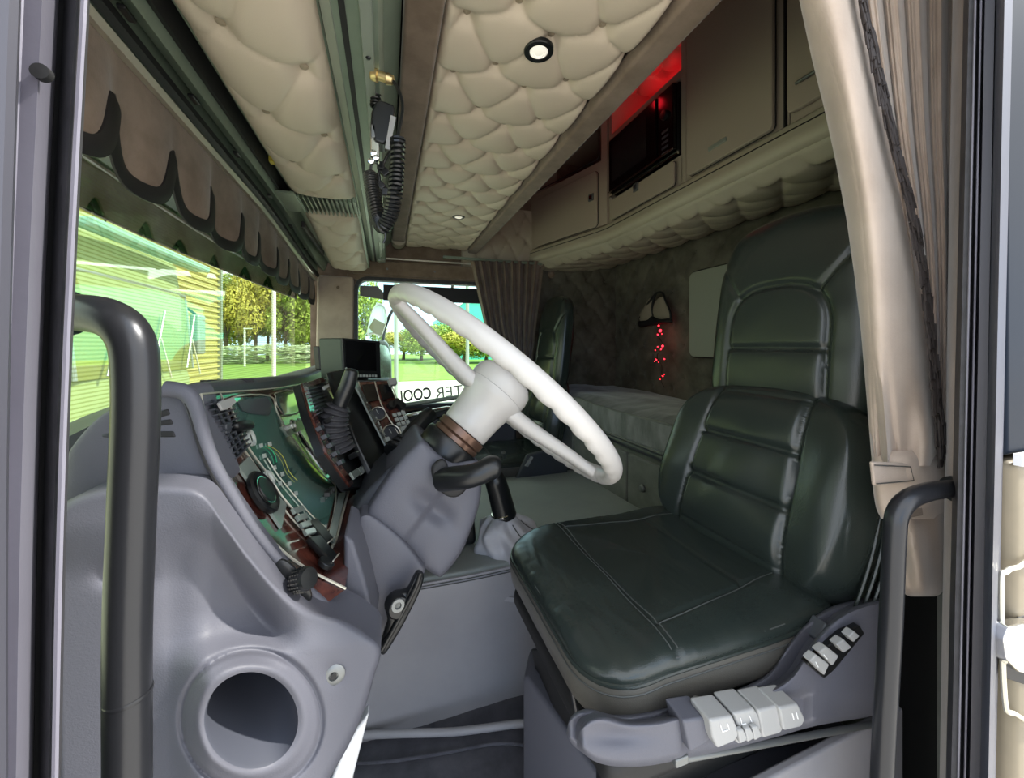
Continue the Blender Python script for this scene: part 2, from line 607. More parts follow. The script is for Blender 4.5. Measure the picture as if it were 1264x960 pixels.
# ---- passenger window (window_1)
def rr_frame(mb, cx, cz, w_, h_, r, y, t, d, n=6):
    o = rrect(w_, h_, r, n); i = rrect(w_ - 2 * t, h_ - 2 * t, max(r - t, .004), n)
    rings_ = [[V((cx + a, y, cz + b)) for a, b in o], [V((cx + a, y - d, cz + b)) for a, b in o],
              [V((cx + a, y - d, cz + b)) for a, b in i], [V((cx + a, y, cz + b)) for a, b in i]]
    mb.grid(rings_, closeu=True, closev=True)
    return mb
w1 = thing('window_1', ((wx0 + wx1) / 2, YF, wz0), 'passenger door window with dark rubber surround', kind='structure')
cx, cz = (wx0 + wx1) / 2, (wz0 + wz1) / 2
mk('window_frame', rr_frame(MB(), cx, cz, wx1 - wx0 + .03, wz1 - wz0 + .03, .07, YF + .03, .018, .06), M['rubber'], w1)
mk('window_pane', MB().box((cx, YF + .02, cz), (wx1 - wx0 + .02, .005, wz1 - wz0 + .02)), M['side_glass'], w1, smooth=False)
mk('sun_band', MB().box((cx + .06, YF + .005, wz1 - .062), (wx1 - wx0 - .14, .006, .085)), M['black_matt'], w1, label='dark blind rail along the top of the window')
mk('sun_band_end', MB().prism([(wx0 + .012, YF + .004, wz1 - .03), (wx0 + .10, YF + .004, wz1 - .03), (wx0 + .17, YF + .004, wz1 - .105), (wx0 + .012, YF + .004, wz1 - .085)], (0, .006, 0)), M['plastic_light'], w1, smooth=False)
mk('window_sill', MB().prism([(wx0 - .02, YF - .05, -.385), (wx1 + .05, YF - .05, -.30), (wx1 + .05, YF - .05, -.35), (wx0 - .02, YF - .05, -.44)], (0, .09, 0)), M['plastic_dark'], w1, bevel=.008)
mk('window_rail', MB().tube([(wx0, YF - .03, -.345), (wx1, YF - .03, -.262)], .012, 10), M['pale_metal'], w1, label='pale rail under the glass')
def text(name, body, loc, size, m, parent, rot, ext=.0006, off=0, bold=0, sx=1):
    c = bpy.data.curves.new(name, 'FONT')
    c.body = body; c.size = size; c.extrude = ext; c.offset = bold
    c.materials.append(m)
    o = bpy.data.objects.new(name, c)
    COL.objects.link(o)
    o.rotation_euler = rot
    o.scale = (sx, 1, 1)
    o.parent = parent
    o.location = V(loc) - ORIG[parent.name]
    return o
# window lettering that reads from outside (seen mirrored from the seat)
RM = (PI / 2, 0, PI)
tp_ = at(598, 489, Y=YF + .012)
text('lettering', 'COOL', (at(533, 491, Y=YF + .012)), .088, M['black'], w1, (PI / 2, math.radians(5), PI), bold=.0018, sx=.74)
text('lettering', 'INTER', (at(592, 485, Y=YF + .012)), .088, mat('pale_grey_print', (.42, .46, .40), .5), w1, (PI / 2, math.radians(5), PI), sx=1.06)

# far door below the window
d2 = thing('door_2', (.2, YF, FLOOR), 'passenger door inner panel below the window', kind='structure')
mk('door_panel', MB().box((.25, YF - .03, -.64), (.95, .05, .48)), M['plastic'], d2, bevel=.02)
mk('armrest', MB().box((.28, YF - .085, -.46), (.55, .08, .06)), M['plastic_dark'], d2, bevel=.02)
mk('door_pull', MB().tube([(.05, YF - .10, -.40), (.10, YF - .14, -.36), (.30, YF - .14, -.33), (.40, YF - .10, -.35)], .012, 10), M['chrome'], d2)

# ---- windscreen (window_2)
w2 = thing('window_2', (XW, 1.2, -.25), 'green tinted windscreen with fine horizontal lines', kind='structure')
def wsx(y, z):   # curved plan, leaning back towards the top
    return -.385 - .10 * math.sin(PI * max(0, min(1, (y - .22) / 1.95))) ** .8 - .03 * (.45 - z) * .3
rows = [[V((wsx(y, z), y, z)) for y in [.25 + i * .048 for i in range(41)]] for z in [-.45 + k * .1 for k in range(10)]]
mk('windscreen_pane', MB().grid(rows), M['windscreen'], w2)
mk('windscreen_seal', MB().tube([(wsx(y, .455) + .012, y, .452) for y in [.25 + i * .048 for i in range(41)]], .012, 8), M['rubber'], w2)
# smoked outside visor
vr = thing('sun_visor', (-.55, 1.2, .3), 'smoked dark green exterior sun visor above the windscreen', 'sun visor')
rows = []
for k in range(7):
    t = k / 6
    row = []
    for i in range(41):
        y = .22 + i * .0485
        s_ = math.sin(PI * i / 40)
        x = lerp(-.41 - .10 * s_, -.43 - .17 * s_, t)
        z = lerp(.50, .235 + .05 * s_, t)
        row.append(V((x, y, z)))
    rows.append(row)
mk('visor_blade', MB().sheet(rows, (-.005, 0, 0)), M['visor'], vr)
mk('visor_edge', MB().tube(rows[-1], .0035, 6), M['black'], vr)
for y in (.75, 1.6):
    mk('visor_bracket', MB().box((-.49, y, .44), (.09, .02, .02)), M['black'], vr)

# roof
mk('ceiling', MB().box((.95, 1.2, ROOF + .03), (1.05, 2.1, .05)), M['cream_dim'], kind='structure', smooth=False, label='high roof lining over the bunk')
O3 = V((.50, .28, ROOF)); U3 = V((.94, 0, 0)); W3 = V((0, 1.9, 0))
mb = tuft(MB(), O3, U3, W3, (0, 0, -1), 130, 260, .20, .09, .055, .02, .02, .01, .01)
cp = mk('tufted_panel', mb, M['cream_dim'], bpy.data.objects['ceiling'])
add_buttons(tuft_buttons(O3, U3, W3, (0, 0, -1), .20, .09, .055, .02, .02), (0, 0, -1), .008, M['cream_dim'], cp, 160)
mk('trim_2', MB().box((.04, 1.2, .625), (1.0, 2.1, .02)), M['black_matt'], kind='structure', label='dark roof pan above the overhead console')
mk('trim_3', MB().box((.475, 1.2, .92), (.03, 2.1, .64)), M['suede'], kind='structure', label='upright roof step behind the tufted panel')
mk('trim_4', MB().box((.5, .2, .98), (2.0, .04, .66)), M['jamb_dark'], kind='structure', label='roof side over the driver door opening')

# engine tunnel
tn = thing('engine_tunnel', (.30, 1.2, FLOOR), 'grey vinyl covered engine tunnel between the two seats', 'engine cover')
TZ = -.555; TY = .93
rows = []
for j in range(4):
    pass
prof = []
for y, z in cr([(TY + .012, FLOOR - .02), (TY + .008, -.75), (TY, -.60), (TY + .012, TZ - .008), (TY + .05, TZ), (1.2, TZ - .012), (1.62, TZ - .03), (1.70, TZ - .08), (1.71, FLOOR)], 6):
    prof.append((y, z))
rows = []
for i in range(31):
    x = lerp(-.16, .835, i / 30)
    rows.append([V((x, y + .006 * noise.noise(V((x * 5, z * 6, 1))), z + .004 * noise.noise(V((x * 6, y * 6, 4))))) for y, z in prof])
k_split = 17
mk('side_cover', MB().grid([r[:k_split + 1] for r in rows]), M['vinyl'], tn)
mk('top_cover', MB().grid([r[k_split:] for r in rows]), M['tunnel_top'], tn)
mk('seam', MB().tube([r[k_split] + V((0, -.003, .003)) for r in rows], .0035, 8), M['vinyl'], tn)
mk('seam', MB().tube([r[k_split - 1] + V((0, -.001, .001)) for r in rows], .0012, 6), M['stitch'], tn)
mk('seam', MB().tube([r[k_split - 2] + V((0, -.001, .0)) for r in rows], .0012, 6), M['stitch'], tn)
foot = [V(p) for p in cr([at(400, 912, Z=FLOOR + .03), at(450, 907, Z=FLOOR + .03), at(500, 905, Z=FLOOR + .03), at(560, 903, Z=FLOOR + .03), at(610, 897, Z=FLOOR + .032), at(640, 893, Z=FLOOR + .035), at(664, 893, Z=FLOOR + .035)], 5)]
mk('foot_roll', MB().tube(foot, .008, 12), M['vinyl'], tn)
# carpet riser in front of tunnel (edge bead)
mk('carpet_edge', MB().tube([p + V((0, -.03 - .012 * math.sin(i * .25), -.02)) for i, p in enumerate(foot)], .003, 8), M['carpet'], tn)

# ---- bunk
bk = thing('bunk', (1.1, 1.2, FLOOR), 'grey suede bunk base with thick mattress behind the seats', 'bed')
mk('bunk_base', MB().box((1.13, 1.2, -.62), (.54, 1.9, .56)), M['suede_grey'], bk, smooth=False)
mk('bunk_rail', MB().tube([(.846, .30, -.362), (.846, 2.15, -.362)], .014, 10), M['plastic_dark'], bk)
for k, (y0, y1) in enumerate([(.35, .78), (.79, 1.225), (1.235, 1.66), (1.67, 2.14)]):
    mk('bunk_panel', MB().box((.852, (y0 + y1) / 2, -.63), (.018, y1 - y0, .47)), M['suede_grey'], bk, bevel=.006)
for y in (1.13, .70, 1.9):
    mk('knob', MB().lathe((.84, y, -.49), (-1, 0, 0), [(.013, 0), (.013, .006), (.009, .010), (.0001, .011)], 18), M['steel'], bk)
bx = [(.84, 1.42), (.35, 2.17)]
N1, N2 = 24, 60
def bed_z(x, y):
    e = min(x - .84, 1.42 - x, y - .35, 2.17 - y)
    return -.235 - .012 * sstep(.06, 0, e) + .012 * noise.noise(V((x * 5, y * 3, 0))) + .006 * noise.noise(V((x * 16, y * 8, 7))) - .02 * sstep(1.0, 1.42, x)
rows = []
for j in range(N2 + 1):
    y = lerp(.35, 2.17, j / N2)
    row = []
    for i in range(N1 + 1):
        x = lerp(.84, 1.42, i / N1)
        row.append(V((x, y, bed_z(x, y))))
    a = row[0]
    row = [V((.846, y, -.35)), V((.832, y, -.335)), V((.83 + .004 * noise.noise(V((0, y * 20, 0))), y, -.29)), V((.833, y, -.25))] + row
    rows.append(row)
mk('mattress', MB().sheet(rows, lambda p: V((min(p.x + .08, 1.41), p.y, min(p.z, -.33) - .02))), M['suede_bed'], bk)
mk('piping', MB().tube([(.836, lerp(.35, 2.17, j / 40), bed_z(.845, lerp(.35, 2.17, j / 40)) + .002) for j in range(41)], .004, 8), M['suede_grey'], bk)
mk('piping', MB().tube([(.838, .35, -.345), (.838, 2.17, -.345)], .004, 8), M['suede_grey'], bk)

# =================================================================== OVERHEAD
# ---- big tufted panel (shelf underside) with suede rails and two lamps
PZ = .56
PANEL_Y0, PANEL_Y1 = .36, 2.17
ts = thing('roof_upholstery', (.26, 1.2, PZ), 'long cream leather tufted roof panel between two brown suede strips', 'roof panel')
O4 = V((.088, PANEL_Y0, PZ)); U4 = V((.348, 0, 0)); W4 = V((0, PANEL_Y1 - PANEL_Y0, 0))
CU, CV, OA, OB = .152, .072, .114, .002
mb = tuft(MB(), O4, U4, W4, (0, 0, -1), 90, 420, CU, CV, .026, OA, OB, .018)
mk('tufted_cover', mb, M['cream'], ts, ang=60)
add_buttons(tuft_buttons(O4, U4, W4, (0, 0, -1), CU, CV, .026, OA, OB), (0, 0, -1), .0075, M['button'], ts)
mk('suede_strip', MB().box((.056, 1.26, PZ - .012), (.062, 1.85, .03)), M['suede'], ts, bevel=.008)
mk('suede_strip', MB().box((.466, 1.26, PZ - .012), (.055, 1.85, .035)), M['suede'], ts, bevel=.008)
mk('end_cap', MB().lathe((.056, 2.10, PZ - .012), (0, 1, 0), [(.036, -.05), (.036, .03), (.02, .06)], 20), M['cream_dim'], ts)
def ceiling_lamp(px, py, r, label):
    p = at(px, py, Z=PZ - .0255)
    t = thing('ceiling_light', p, label, 'ceiling light', 'round lamps in the tufted roof panel')
    mk('bezel', MB().lathe(p, (0, 0, -1), [(r, -.006), (r, 0), (r * .95, .0015), (r * .64, .0015), (r * .60, -.003)], 32), M['black'], t)
    mk('lens', MB().lathe(p, (0, 0, -1), [(r * .62, -.005), (r * .60, .001), (r * .5, .0025), (r * .48, .0015), (r * .34, .003), (r * .32, .002), (r * .16, .0035), (.0001, .0035)], 32), M['lamp_lens'], t)
    return t
ceiling_lamp(665, 64, .027, 'black rimmed round lamp at the driver end of the tufted roof panel')
ceiling_lamp(566, 268, .026, 'round lamp at the far end of the tufted roof panel near the passenger window')

# ---- front overhead console
fc = thing('overhead_console', (-.17, 1.2, .42), 'grey green metal overhead console with two cream tufted pads', 'overhead console')
def ext(name, prof, m, y0=.24, y1=2.13, bevel=0, z_drop=.0, parent=fc, label=None, xs=None):
    """profile (x, z) extruded along y with a gentle droop and far-end bow"""
    n = 24
    rr = []
    for i in range(n + 1):
        y = lerp(y0, y1, i / n)
        s_ = sstep(1.2, 2.15, y)
        rr.append([V((x + (xs(y) if xs else 0), y, z - z_drop * s_)) for x, z in prof])
    return mk(name, MB().loops(rr), m, parent, bevel=bevel, label=label)
# beam
ext('beam', [(-.070, .44), (-.012, .44), (-.006, .45), (-.006, .60), (-.078, .60), (-.078, .45)], M['green_metal'], z_drop=.0)
ext('beam_lip', [(-.084, .446), (-.070, .438), (-.066, .444), (-.078, .455)], M['pale_metal'])
ext('beam_groove', [(-.060, .4385), (-.052, .4385), (-.052, .442), (-.060, .442)], M['black_matt'])
ext('beam_rib', [(-.034, .434), (-.020, .434), (-.018, .442), (-.036, .442)], M['pale_metal'])
ext('recess_wall', [(-.006, .52), (.022, .55), (.022, .61), (-.006, .61)], M['green_metal'])
for y in (.62, .9, 1.3, 1.7, 2.0):
    mk('screw', MB().lathe((-.027, y, .434), (0, 0, -1), [(.004, 0), (.003, .002), (.0001, .0025)], 8), M['black'], fc)
# beam joint sleeves
for y in (1.36, 2.08):
    mk('sleeve', MB().box((-.027, y, .437), (.036, .06, .014)), M['pale_metal'], fc, bevel=.003)
# tray carrying the pads
ext('tray', [(-.318, .435), (-.300, .425), (-.292, .440), (-.282, .470), (-.272, .470), (-.268, .452), (-.086, .452), (-.086, .60), (-.33, .60), (-.33, .45)], M['green_metal'], z_drop=.05)
ext('dark_channel', [(-.292, .4395), (-.282, .4695), (-.275, .468), (-.284, .436)], M['black_matt'], y0=.3, y1=1.30, z_drop=.05)
# first pad
def pad(y0, y1, x0, x1, z, label, drop=0.0, D=.02, bulge=.03, cu=.17, cv=.10, oa=.03, ob=.02):
    O = V((x0, y0, z)); U = V((x1 - x0, 0, 0)); W = V((0, y1 - y0, 0))
    cf = lambda a, b: V((0, 0, -bulge * math.sin(PI * a) ** .6 * (math.sin(PI * min(1, max(0, b))) ** .4 if 0 < b < 1 else 0) - drop * b))
    m_ = tuft(MB(), O, U, W, (0, 0, -1), 60, int((y1 - y0) / .005), cu, cv, D, oa, ob, .03, .02, curve=cf)
    return mk('tufted_pad', m_, M['cream'], fc, ang=60, label=label), O, U, W, cf
p1, O, U, W, cf = pad(.30, 1.25, -.262, -.088, .452, 'large cream tufted pad')
add_buttons(tuft_buttons(O, U, W, (0, 0, -1), .17, .10, .02, .03, .02, curve=cf), (0, 0, -1), .007, M['button'], p1)
p2, O, U, W, cf = pad(1.40, 2.10, -.262, -.092, .452, 'small cream tufted pad beyond the grille', drop=.05)
# grille slats between the pads
mk('grille_back', MB().box((-.172, 1.325, .462), (.19, .15, .01)), M['black_matt'], fc)
for i in range(14):
    x = lerp(-.258, -.092, i / 13)
    mk('slat', MB().box((x, 1.325, .440), (.0035, .145, .018)), M['pale_metal'] if i > 3 else M['green_metal'], fc, smooth=False)
mk('amber_tab', MB().box((-.262, 1.06, .446), (.012, .02, .012)), M['amber'], fc)
mk('hatch_plate', MB().box((-.272, 1.30, .430), (.05, .16, .008)), M['green_metal'], fc, bevel=.002)
mk('slot', MB().box((-.262, 1.62, .398), (.010, .42, .02)), M['black_matt'], fc, bevel=.003)

# header strip (aluminium) and rails above the windscreen
xs_ = lambda y: .0 - .0 * y
def strip_x(y): return -.012 * math.sin(PI * (y - .24) / 1.9)
ext('rail', [(-.352, .42), (-.338, .418), (-.330, .43), (-.330, .50), (-.352, .50)], M['green_metal'], z_drop=.06, xs=strip_x)
ext('strip', [(-.350, .402), (-.334, .398), (-.330, .408), (-.346, .414)], M['alu'], z_drop=.075, xs=strip_x, label='bright curved metal strip above the pelmet')
ext('dark_line', [(-.330, .412), (-.322, .418), (-.322, .43), (-.330, .425)], M['black_matt'], z_drop=.07, xs=strip_x)
for y in (.62, .80, 1.0, 1.25, 1.5, 1.75):
    mk('clip', MB().box((-.316, y, .424 - .05 * sstep(1.2, 2.15, y)), (.010, .026, .006)), M['black'], fc, bevel=.002)

# ---- pelmet with black scalloped trim
pel = thing('pelmet', (-.35, 1.2, .24), 'brown suede pelmet with black wavy braid hanging above the windscreen', 'pelmet')
PER = .165
def wave(y):
    u = ((y - .82) / PER) % 1.0
    d = min(u, 1 - u)
    return .062 * math.exp(-(d / .17) ** 2) + .030 * (1 - 2 * d) ** 2
def pel_low(y): return lerp(.246, .240, (y - .3) / 1.8) + wave(y) - .022 * sstep(1.3, 2.15, y)
def pel_x(y, t): return -.345 + strip_x(y) + .008 * math.sin(2 * PI * (y - .76) / PER + 1.0) * t + .005 * math.sin(y * 23) * t
rows = []
ys = [lerp(.26, 2.15, i / 300) for i in range(301)]
for k in range(13):
    t = k / 12
    rows.append([V((pel_x(y, t), y, lerp(.415 - .07 * sstep(1.2, 2.15, y), pel_low(y) + .004, t))) for y in ys])
mk('cloth', MB().sheet(rows, (-.003, 0, 0)), M['suede'], pel, ang=70)
rows = []
for k in range(6):
    t = k / 5
    row = []
    for i, y in enumerate(ys):
        # braid runs at right angles to the wave, so it keeps its width on the slopes
        sl = (pel_low(y + .002) - pel_low(y - .002)) / .004
        nl = math.sqrt(1 + sl * sl)
        off = -.026 * t + .006
        yy = y + (-sl / nl) * off
        zz = pel_low(y) + off / nl
        row.append(V((pel_x(y, 1) + .003 + .002 * math.sin(PI * t), yy, zz)))
    rows.append(row)
mk('braid', MB().sheet(rows, (-.003, 0, 0)), M['black_fringe'], pel, ang=70)
mk('hanging_thread', MB().tube([(-.345, 1.79, .262), (-.343, 1.795, .235), (-.347, 1.80, .215)], .003, 6), M['white'], pel)

# ---- overhead cabinets
XC = 1.0
def face(name, y0, y1, z0, z1, m, parent, x=XC, d=.014, r=.014, label=None, bevel=.003):
    pts = [(a + (y0 + y1) / 2, b + (z0 + z1) / 2) for a, b in rrect(y1 - y0, z1 - z0, r)]
    return mk(name, MB().prism([V((x, a, b)) for a, b in pts], (-d, 0, 0)), m, parent, bevel=bevel, label=label)
def outline_bead(name, y0, y1, z0, z1, parent, x=XC, r=.014, t=.0022, m=None):
    pts = [(a + (y0 + y1) / 2, b + (z0 + z1) / 2) for a, b in rrect(y1 - y0, z1 - z0, r)]
    return mk(name, MB().tube([V((x, a, b)) for a, b in pts], t, 6, closed=True), m or M['black_matt'], parent)
def latch(p, n, up, parent):
    n = V(n).normalized(); u = V(up).normalized(); v = n.cross(u)
    la = mk('latch', MB().prism(frame3(V(p), v, u, rrect(.032, .036, .004)), n * .006), M['steel'], parent, bevel=.0015)
    mk('latch_slot', MB().prism(frame3(V(p) + n * .006, v, u, rrect(.018, .020, .003)), n * .002), M['plastic_dark'], la)
    mk('latch_pull', MB().prism(frame3(V(p) + n * .008, v, u, rrect(.010, .012, .002)), n * .003), M['chrome'], la)
# near unit behind the curtain
c1 = thing('overhead_cabinet', (1.15, .55, .56), 'taupe overhead cabinet nearest the driver curtain', 'cabinet', 'overhead cabinets over the bunk')
mk('body', MB().box((1.21, .524, .917), (.40, .436, .666)), M['cabinet'], c1, smooth=False)
face('door', .38, .735, .60, 1.20, M['cabinet'], c1)
mk('door_gap', MB().box((XC + .006, .752, .90), (.012, .004, .66)), M['black_matt'], c1)
mk('pull_rod', MB().tube([(XC - .016, .56, .655), (XC - .03, .565, .655), (XC - .03, .70, .655)], .004, 8), M['steel'], c1)
c2 = thing('overhead_cabinet', (1.15, .93, .56), 'taupe overhead cabinet with one wide plain door beside the microwave', 'cabinet', 'overhead cabinets over the bunk')
mk('body', MB().box((1.21, .93, .917), (.40, .37, .666)), M['cabinet'], c2, smooth=False)
face('door', .775, 1.085, .585, 1.19, M['cabinet'], c2)
outline_bead('door_bead', .775, 1.085, .585, 1.19, c2, x=XC - .001)
mk('finger_pull', MB().box((XC - .016, .955, .632), (.006, .07, .014)), M['pale_metal'], c2, bevel=.003)
c3 = thing('overhead_cabinet', (1.15, 1.37, .56), 'open taupe overhead cabinet holding the microwave above a small flap', 'cabinet', 'overhead cabinets over the bunk')
b3 = MB()
b3.box((1.21, 1.128, .917), (.40, .022, .666)).box((1.21, 1.604, .917), (.40, .022, .666))
b3.box((1.21, 1.366, .637), (.40, .46, .106)).box((1.21, 1.366, .985), (.40, .46, .028)).box((1.38, 1.366, .83), (.04, .46, .30))
mk('body', b3, M['cabinet'], c3, smooth=False)
fl = face('flap', 1.155, 1.575, .585, .675, M['cabinet'], c3, d=.010)
outline_bead('flap_bead', 1.155, 1.575, .585, .675, c3, x=XC - .001)
latch((XC - .011, 1.375, .662), (-1, 0, 0), (0, 0, 1), c3)
mk('niche_trim', MB().tube([(XC - .004, 1.14, .697), (XC - .004, 1.59, .697)], .005, 8), M['chrome'], c3)
mw = thing('microwave', (1.1, 1.366, .702), 'black microwave in the overhead cabinet reflecting a red lamp', 'microwave')
mk('case', MB().box((1.17, 1.366, .835), (.33, .44, .255)), M['black'], mw, bevel=.006)
dr = mk('microwave_door', MB().box((XC - .004, 1.415, .835), (.02, .335, .245)), M['screen'], mw, bevel=.006)
mk('window', MB().prism(frame3(V((XC - .0145, 1.43, .84)), (0, 1, 0), (0, 0, 1), rrect(.25, .17, .012)), (-.001, 0, 0)), mat('microwave_window', (.02, .02, .022), .15), mw)
mk('control_panel', MB().box((XC - .004, 1.195, .835), (.02, .085, .245)), M['screen'], mw, bevel=.005)
for k in range(5):
    mk('key', MB().box((XC - .015, 1.195, .80 - k * .020), (.003, .035, .008)), M['plastic_dark'], mw)
mk('dial', MB().lathe((XC - .014, 1.195, .86), (-1, 0, 0), [(.018, 0), (.016, .012), (.0001, .013)], 20), M['black'], mw)
mk('door_edge', MB().box((XC - .015, 1.37, .716), (.004, .43, .005)), M['chrome'], mw)
# angled corner cabinet
A0, A1 = V((XC, 1.620, 0)), V((.828, 2.185, 0))
ad = (A1 - A0).normalized(); an = V((-ad.y, ad.x, 0))
if an.x > 0: an = -an
c4 = thing('overhead_cabinet', (1.05, 1.95, .56), 'angled corner overhead cabinet with a latched door by the passenger curtain', 'cabinet', 'overhead cabinets over the bunk')
def ang_pt(t, z, off=0): return A0.lerp(A1, t) + V((0, 0, z)) + an * off
b4 = MB().prism([ang_pt(0, .56), ang_pt(1, .56), V((XR, 2.185, .56)), V((XR, 1.62, .56))], (0, 0, .20))
b4 = MB()
for z0, z1 in ((.584, .90), (1.13, 1.25)):
    b4.prism([ang_pt(0, z0), ang_pt(1, z0), V((XR, 2.185, z0)), V((XR, 1.62, z0))], (0, 0, z1 - z0))
b4.prism([ang_pt(0, .90), ang_pt(.06, .90), ang_pt(.06, .90, -.3), ang_pt(0, .90, -.3)], (0, 0, .23))
b4.prism([ang_pt(.93, .90), ang_pt(1, .90), ang_pt(1, .90, -.3), ang_pt(.93, .90, -.3)], (0, 0, .23))
mk('body', b4, M['cabinet'], c4, smooth=False)
def ang_rr(t0, t1, z0, z1, r, off):
    L_ = (A1 - A0).length
    return frame3(ang_pt((t0 + t1) / 2, (z0 + z1) / 2, off), ad, (0, 0, 1), rrect((t1 - t0) * L_, z1 - z0, r))
mk('door', MB().prism(ang_rr(.09, .90, .585, .86, .022, 0), an * .012), M['cabinet'], c4, bevel=.003)
mk('door_bead', MB().tube(ang_rr(.09, .90, .585, .86, .022, .002), .0022, 6, closed=True), M['black_matt'], c4)
latch(ang_pt(.15, .735, .012), an, (0, 0, 1), c4)
mk('opening_bead', MB().tube(ang_rr(.08, .91, .915, 1.12, .02, .001), .003, 6, closed=True), M['black_matt'], c4)
# lower lip and tufted underside running below all the cabinets
un = thing('cabinet_underside', (1.15, 1.2, .50), 'padded tufted leather underside running below the overhead cabinets', 'padded panel')
path = [V((XC, .30, 0)), V((XC, 1.616, 0)), V((.828, 2.185, 0))]
pth = [V((XC, lerp(.30, 1.58, i / 30), 0)) for i in range(31)] + [V((.996, 1.615, 0))] + [A0.lerp(A1, i / 12) for i in range(1, 13)]
rr = []
for i, p in enumerate(pth):
    a = pth[max(i - 1, 0)]; b = pth[min(i + 1, len(pth) - 1)]
    d = (b - a).normalized(); n = V((-d.y, d.x, 0))
    if n.x > 0: n = -n
    rr.append([p + n * x + V((0, 0, z)) for x, z in [(-.03, .575), (.004, .575), (.012, .565), (.012, .545), (.018, .535), (.020, .515), (.010, .500), (-.02, .494), (-.04, .50)]])
mk('padded_lip', MB().loops(rr), M['cabinet_edge'], un, ang=50)
rr2 = []
for i, p in enumerate(pth):
    a = pth[max(i - 1, 0)]; b = pth[min(i + 1, len(pth) - 1)]
    d = (b - a).normalized(); n = V((-d.y, d.x, 0))
    if n.x > 0: n = -n
    rr2.append(p + n * .0125 + V((0, 0, .555)))
mk('lip_seam', MB().tube(rr2, .002, 6), M['black_matt'], un)
rows = []
NV = 260
Ltot = sum((b - a).length for a, b in zip(path, path[1:]))
def path_at(s_):
    for a, b in zip(path, path[1:]):
        L_ = (b - a).length
        if s_ <= L_: return a.lerp(b, s_ / L_)
        s_ -= L_
    return path[-1].copy()
for j in range(NV + 1):
    s_ = j / NV * Ltot
    f = path_at(s_)
    row = []
    for i in range(51):
        t = i / 50
        back = V((1.41, min(f.y * 1.0, 2.18), 0))
        p = f.lerp(back, t)
        p.z = .495 + .05 * t - .018 * math.sin(PI * t)
        p.z -= tuft_h(t * .42 + .02, s_, .21, .075, .042) * min(1, t * 12, (1 - t) * 12)
        row.append(p)
    rows.append(row)
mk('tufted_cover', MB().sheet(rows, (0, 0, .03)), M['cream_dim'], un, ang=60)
# red lamps lighting the high roof
for k, (p, r) in enumerate([((1.30, 1.30, 1.03), .012)]):
    t = thing('red_lamp_tube', p, 'red lamp tube glowing above the microwave cabinet', 'lamp')
    mk('tube_glass', MB().tube([(p[0], 1.17, p[2]), (p[0], 1.56, p[2])], r, 12), M['red_strip'], t)
    for yy in (1.16, 1.57): mk('tube_holder', MB().box((p[0], yy, p[2] - .0), (.03, .02, .05)), M['black'], t)
ld = bpy.data.lights.new('red_lamp_light', 'POINT'); ld.energy = .22; ld.color = (1, .01, .02); ld.shadow_soft_size = .03
lo = bpy.data.objects.new('red_lamp_light', ld); lo.location = (1.22, 1.45, 1.09); COL.objects.link(lo)
rl = thing('red_lamp', (.80, 1.20, .97), 'small red lamp under the high roof mirrored in the microwave door', 'lamp')
mk('bulb', MB().lathe((.785, 1.487, 1.13), (0, 0, -1), [(.02, 0), (.022, .015), (.014, .03), (.0001, .034)], 16), M['red_glow'], rl)
mk('socket', MB().lathe((.785, 1.487, 1.26), (0, 0, -1), [(.02, 0), (.02, .13), (.0001, .131)], 16), M['black'], rl)

# ---- radio microphone with coiled cord
def coil(path_, R_, wire, turns, seg=9):
    P_ = [V(p) for p in cr(path_, 16)]
    n = len(P_)
    pts = []
    N_ = int(turns * seg)
    prev = V((1, 0, 0))
    for i in range(N_ + 1):
        s_ = i / N_ * (n - 1)
        k = min(int(s_), n - 2)
        p = P_[k].lerp(P_[k + 1], s_ - k)
        t = (P_[k + 1] - P_[k]).normalized()
        a = (prev - t * prev.dot(t)).normalized(); prev = a
        b = t.cross(a)
        th = 2 * PI * i / seg
        pts.append(p + (a * math.cos(th) + b * math.sin(th)) * R_)
    return MB().tube(pts, wire, 6)
ms = thing('microphone', at(478, 165, Y=.70), 'black handheld radio microphone clipped beside the overhead beam', 'microphone')
def Q(px, py, y=.70): return at(px, py, Y=y)
mk('clip', MB().box(Q(463, 180, .70), (.014, .03, .05)), M['chrome'], ms, bevel=.002)
mic_o = [(464, 140), (470, 137), (487, 144), (487, 152), (481, 183), (474, 190), (463, 186), (458, 170), (459, 152)]
mk('case', MB().prism([Q(x, y, .715) for x, y in mic_o], (0, -.035, 0)), M['black'], ms, bevel=.004)
mk('front_plate', MB().prism([Q(x, y, .679) for x, y in [(482, 143), (489, 146), (481, 186), (475, 184)]], (0, -.004, 0)), M['lever_grey'], ms, bevel=.001)
mk('talk_button', MB().box(Q(461, 165, .69), (.008, .02, .022)), M['steel'], ms, bevel=.002)
for px, py in ((461, 190), (464, 196), (458, 200)):
    mk('screw', MB().lathe(Q(px, py, .69), (0, -1, 0), [(.006, 0), (.005, .006), (.0001, .007)], 8), M['chrome'], ms)
cc = thing('coiled_cord', at(480, 240, Y=.66), 'black coiled cord looping down from the brass connector', 'cord')
mk('coil', coil([Q(491, 172, .62), Q(490, 205, .62), Q(488, 235, .62), Q(483, 262, .63), Q(474, 279, .64), Q(467, 272, .66), Q(463, 250, .67), Q(459, 232, .68), Q(457, 216, .69)], .0095, .0028, 46), M['black'], cc)
mk('lead', MB().tube(cr([Q(480, 98, .655), Q(489, 105, .65), Q(497, 128, .64), Q(495, 150, .63), Q(490, 172, .62)], 8), .0028, 8), M['black'], cc)
mk('lead', MB().tube(cr([Q(457, 216, .69), Q(459, 195, .69), Q(462, 185, .69)], 6), .0022, 8), M['black'], cc)
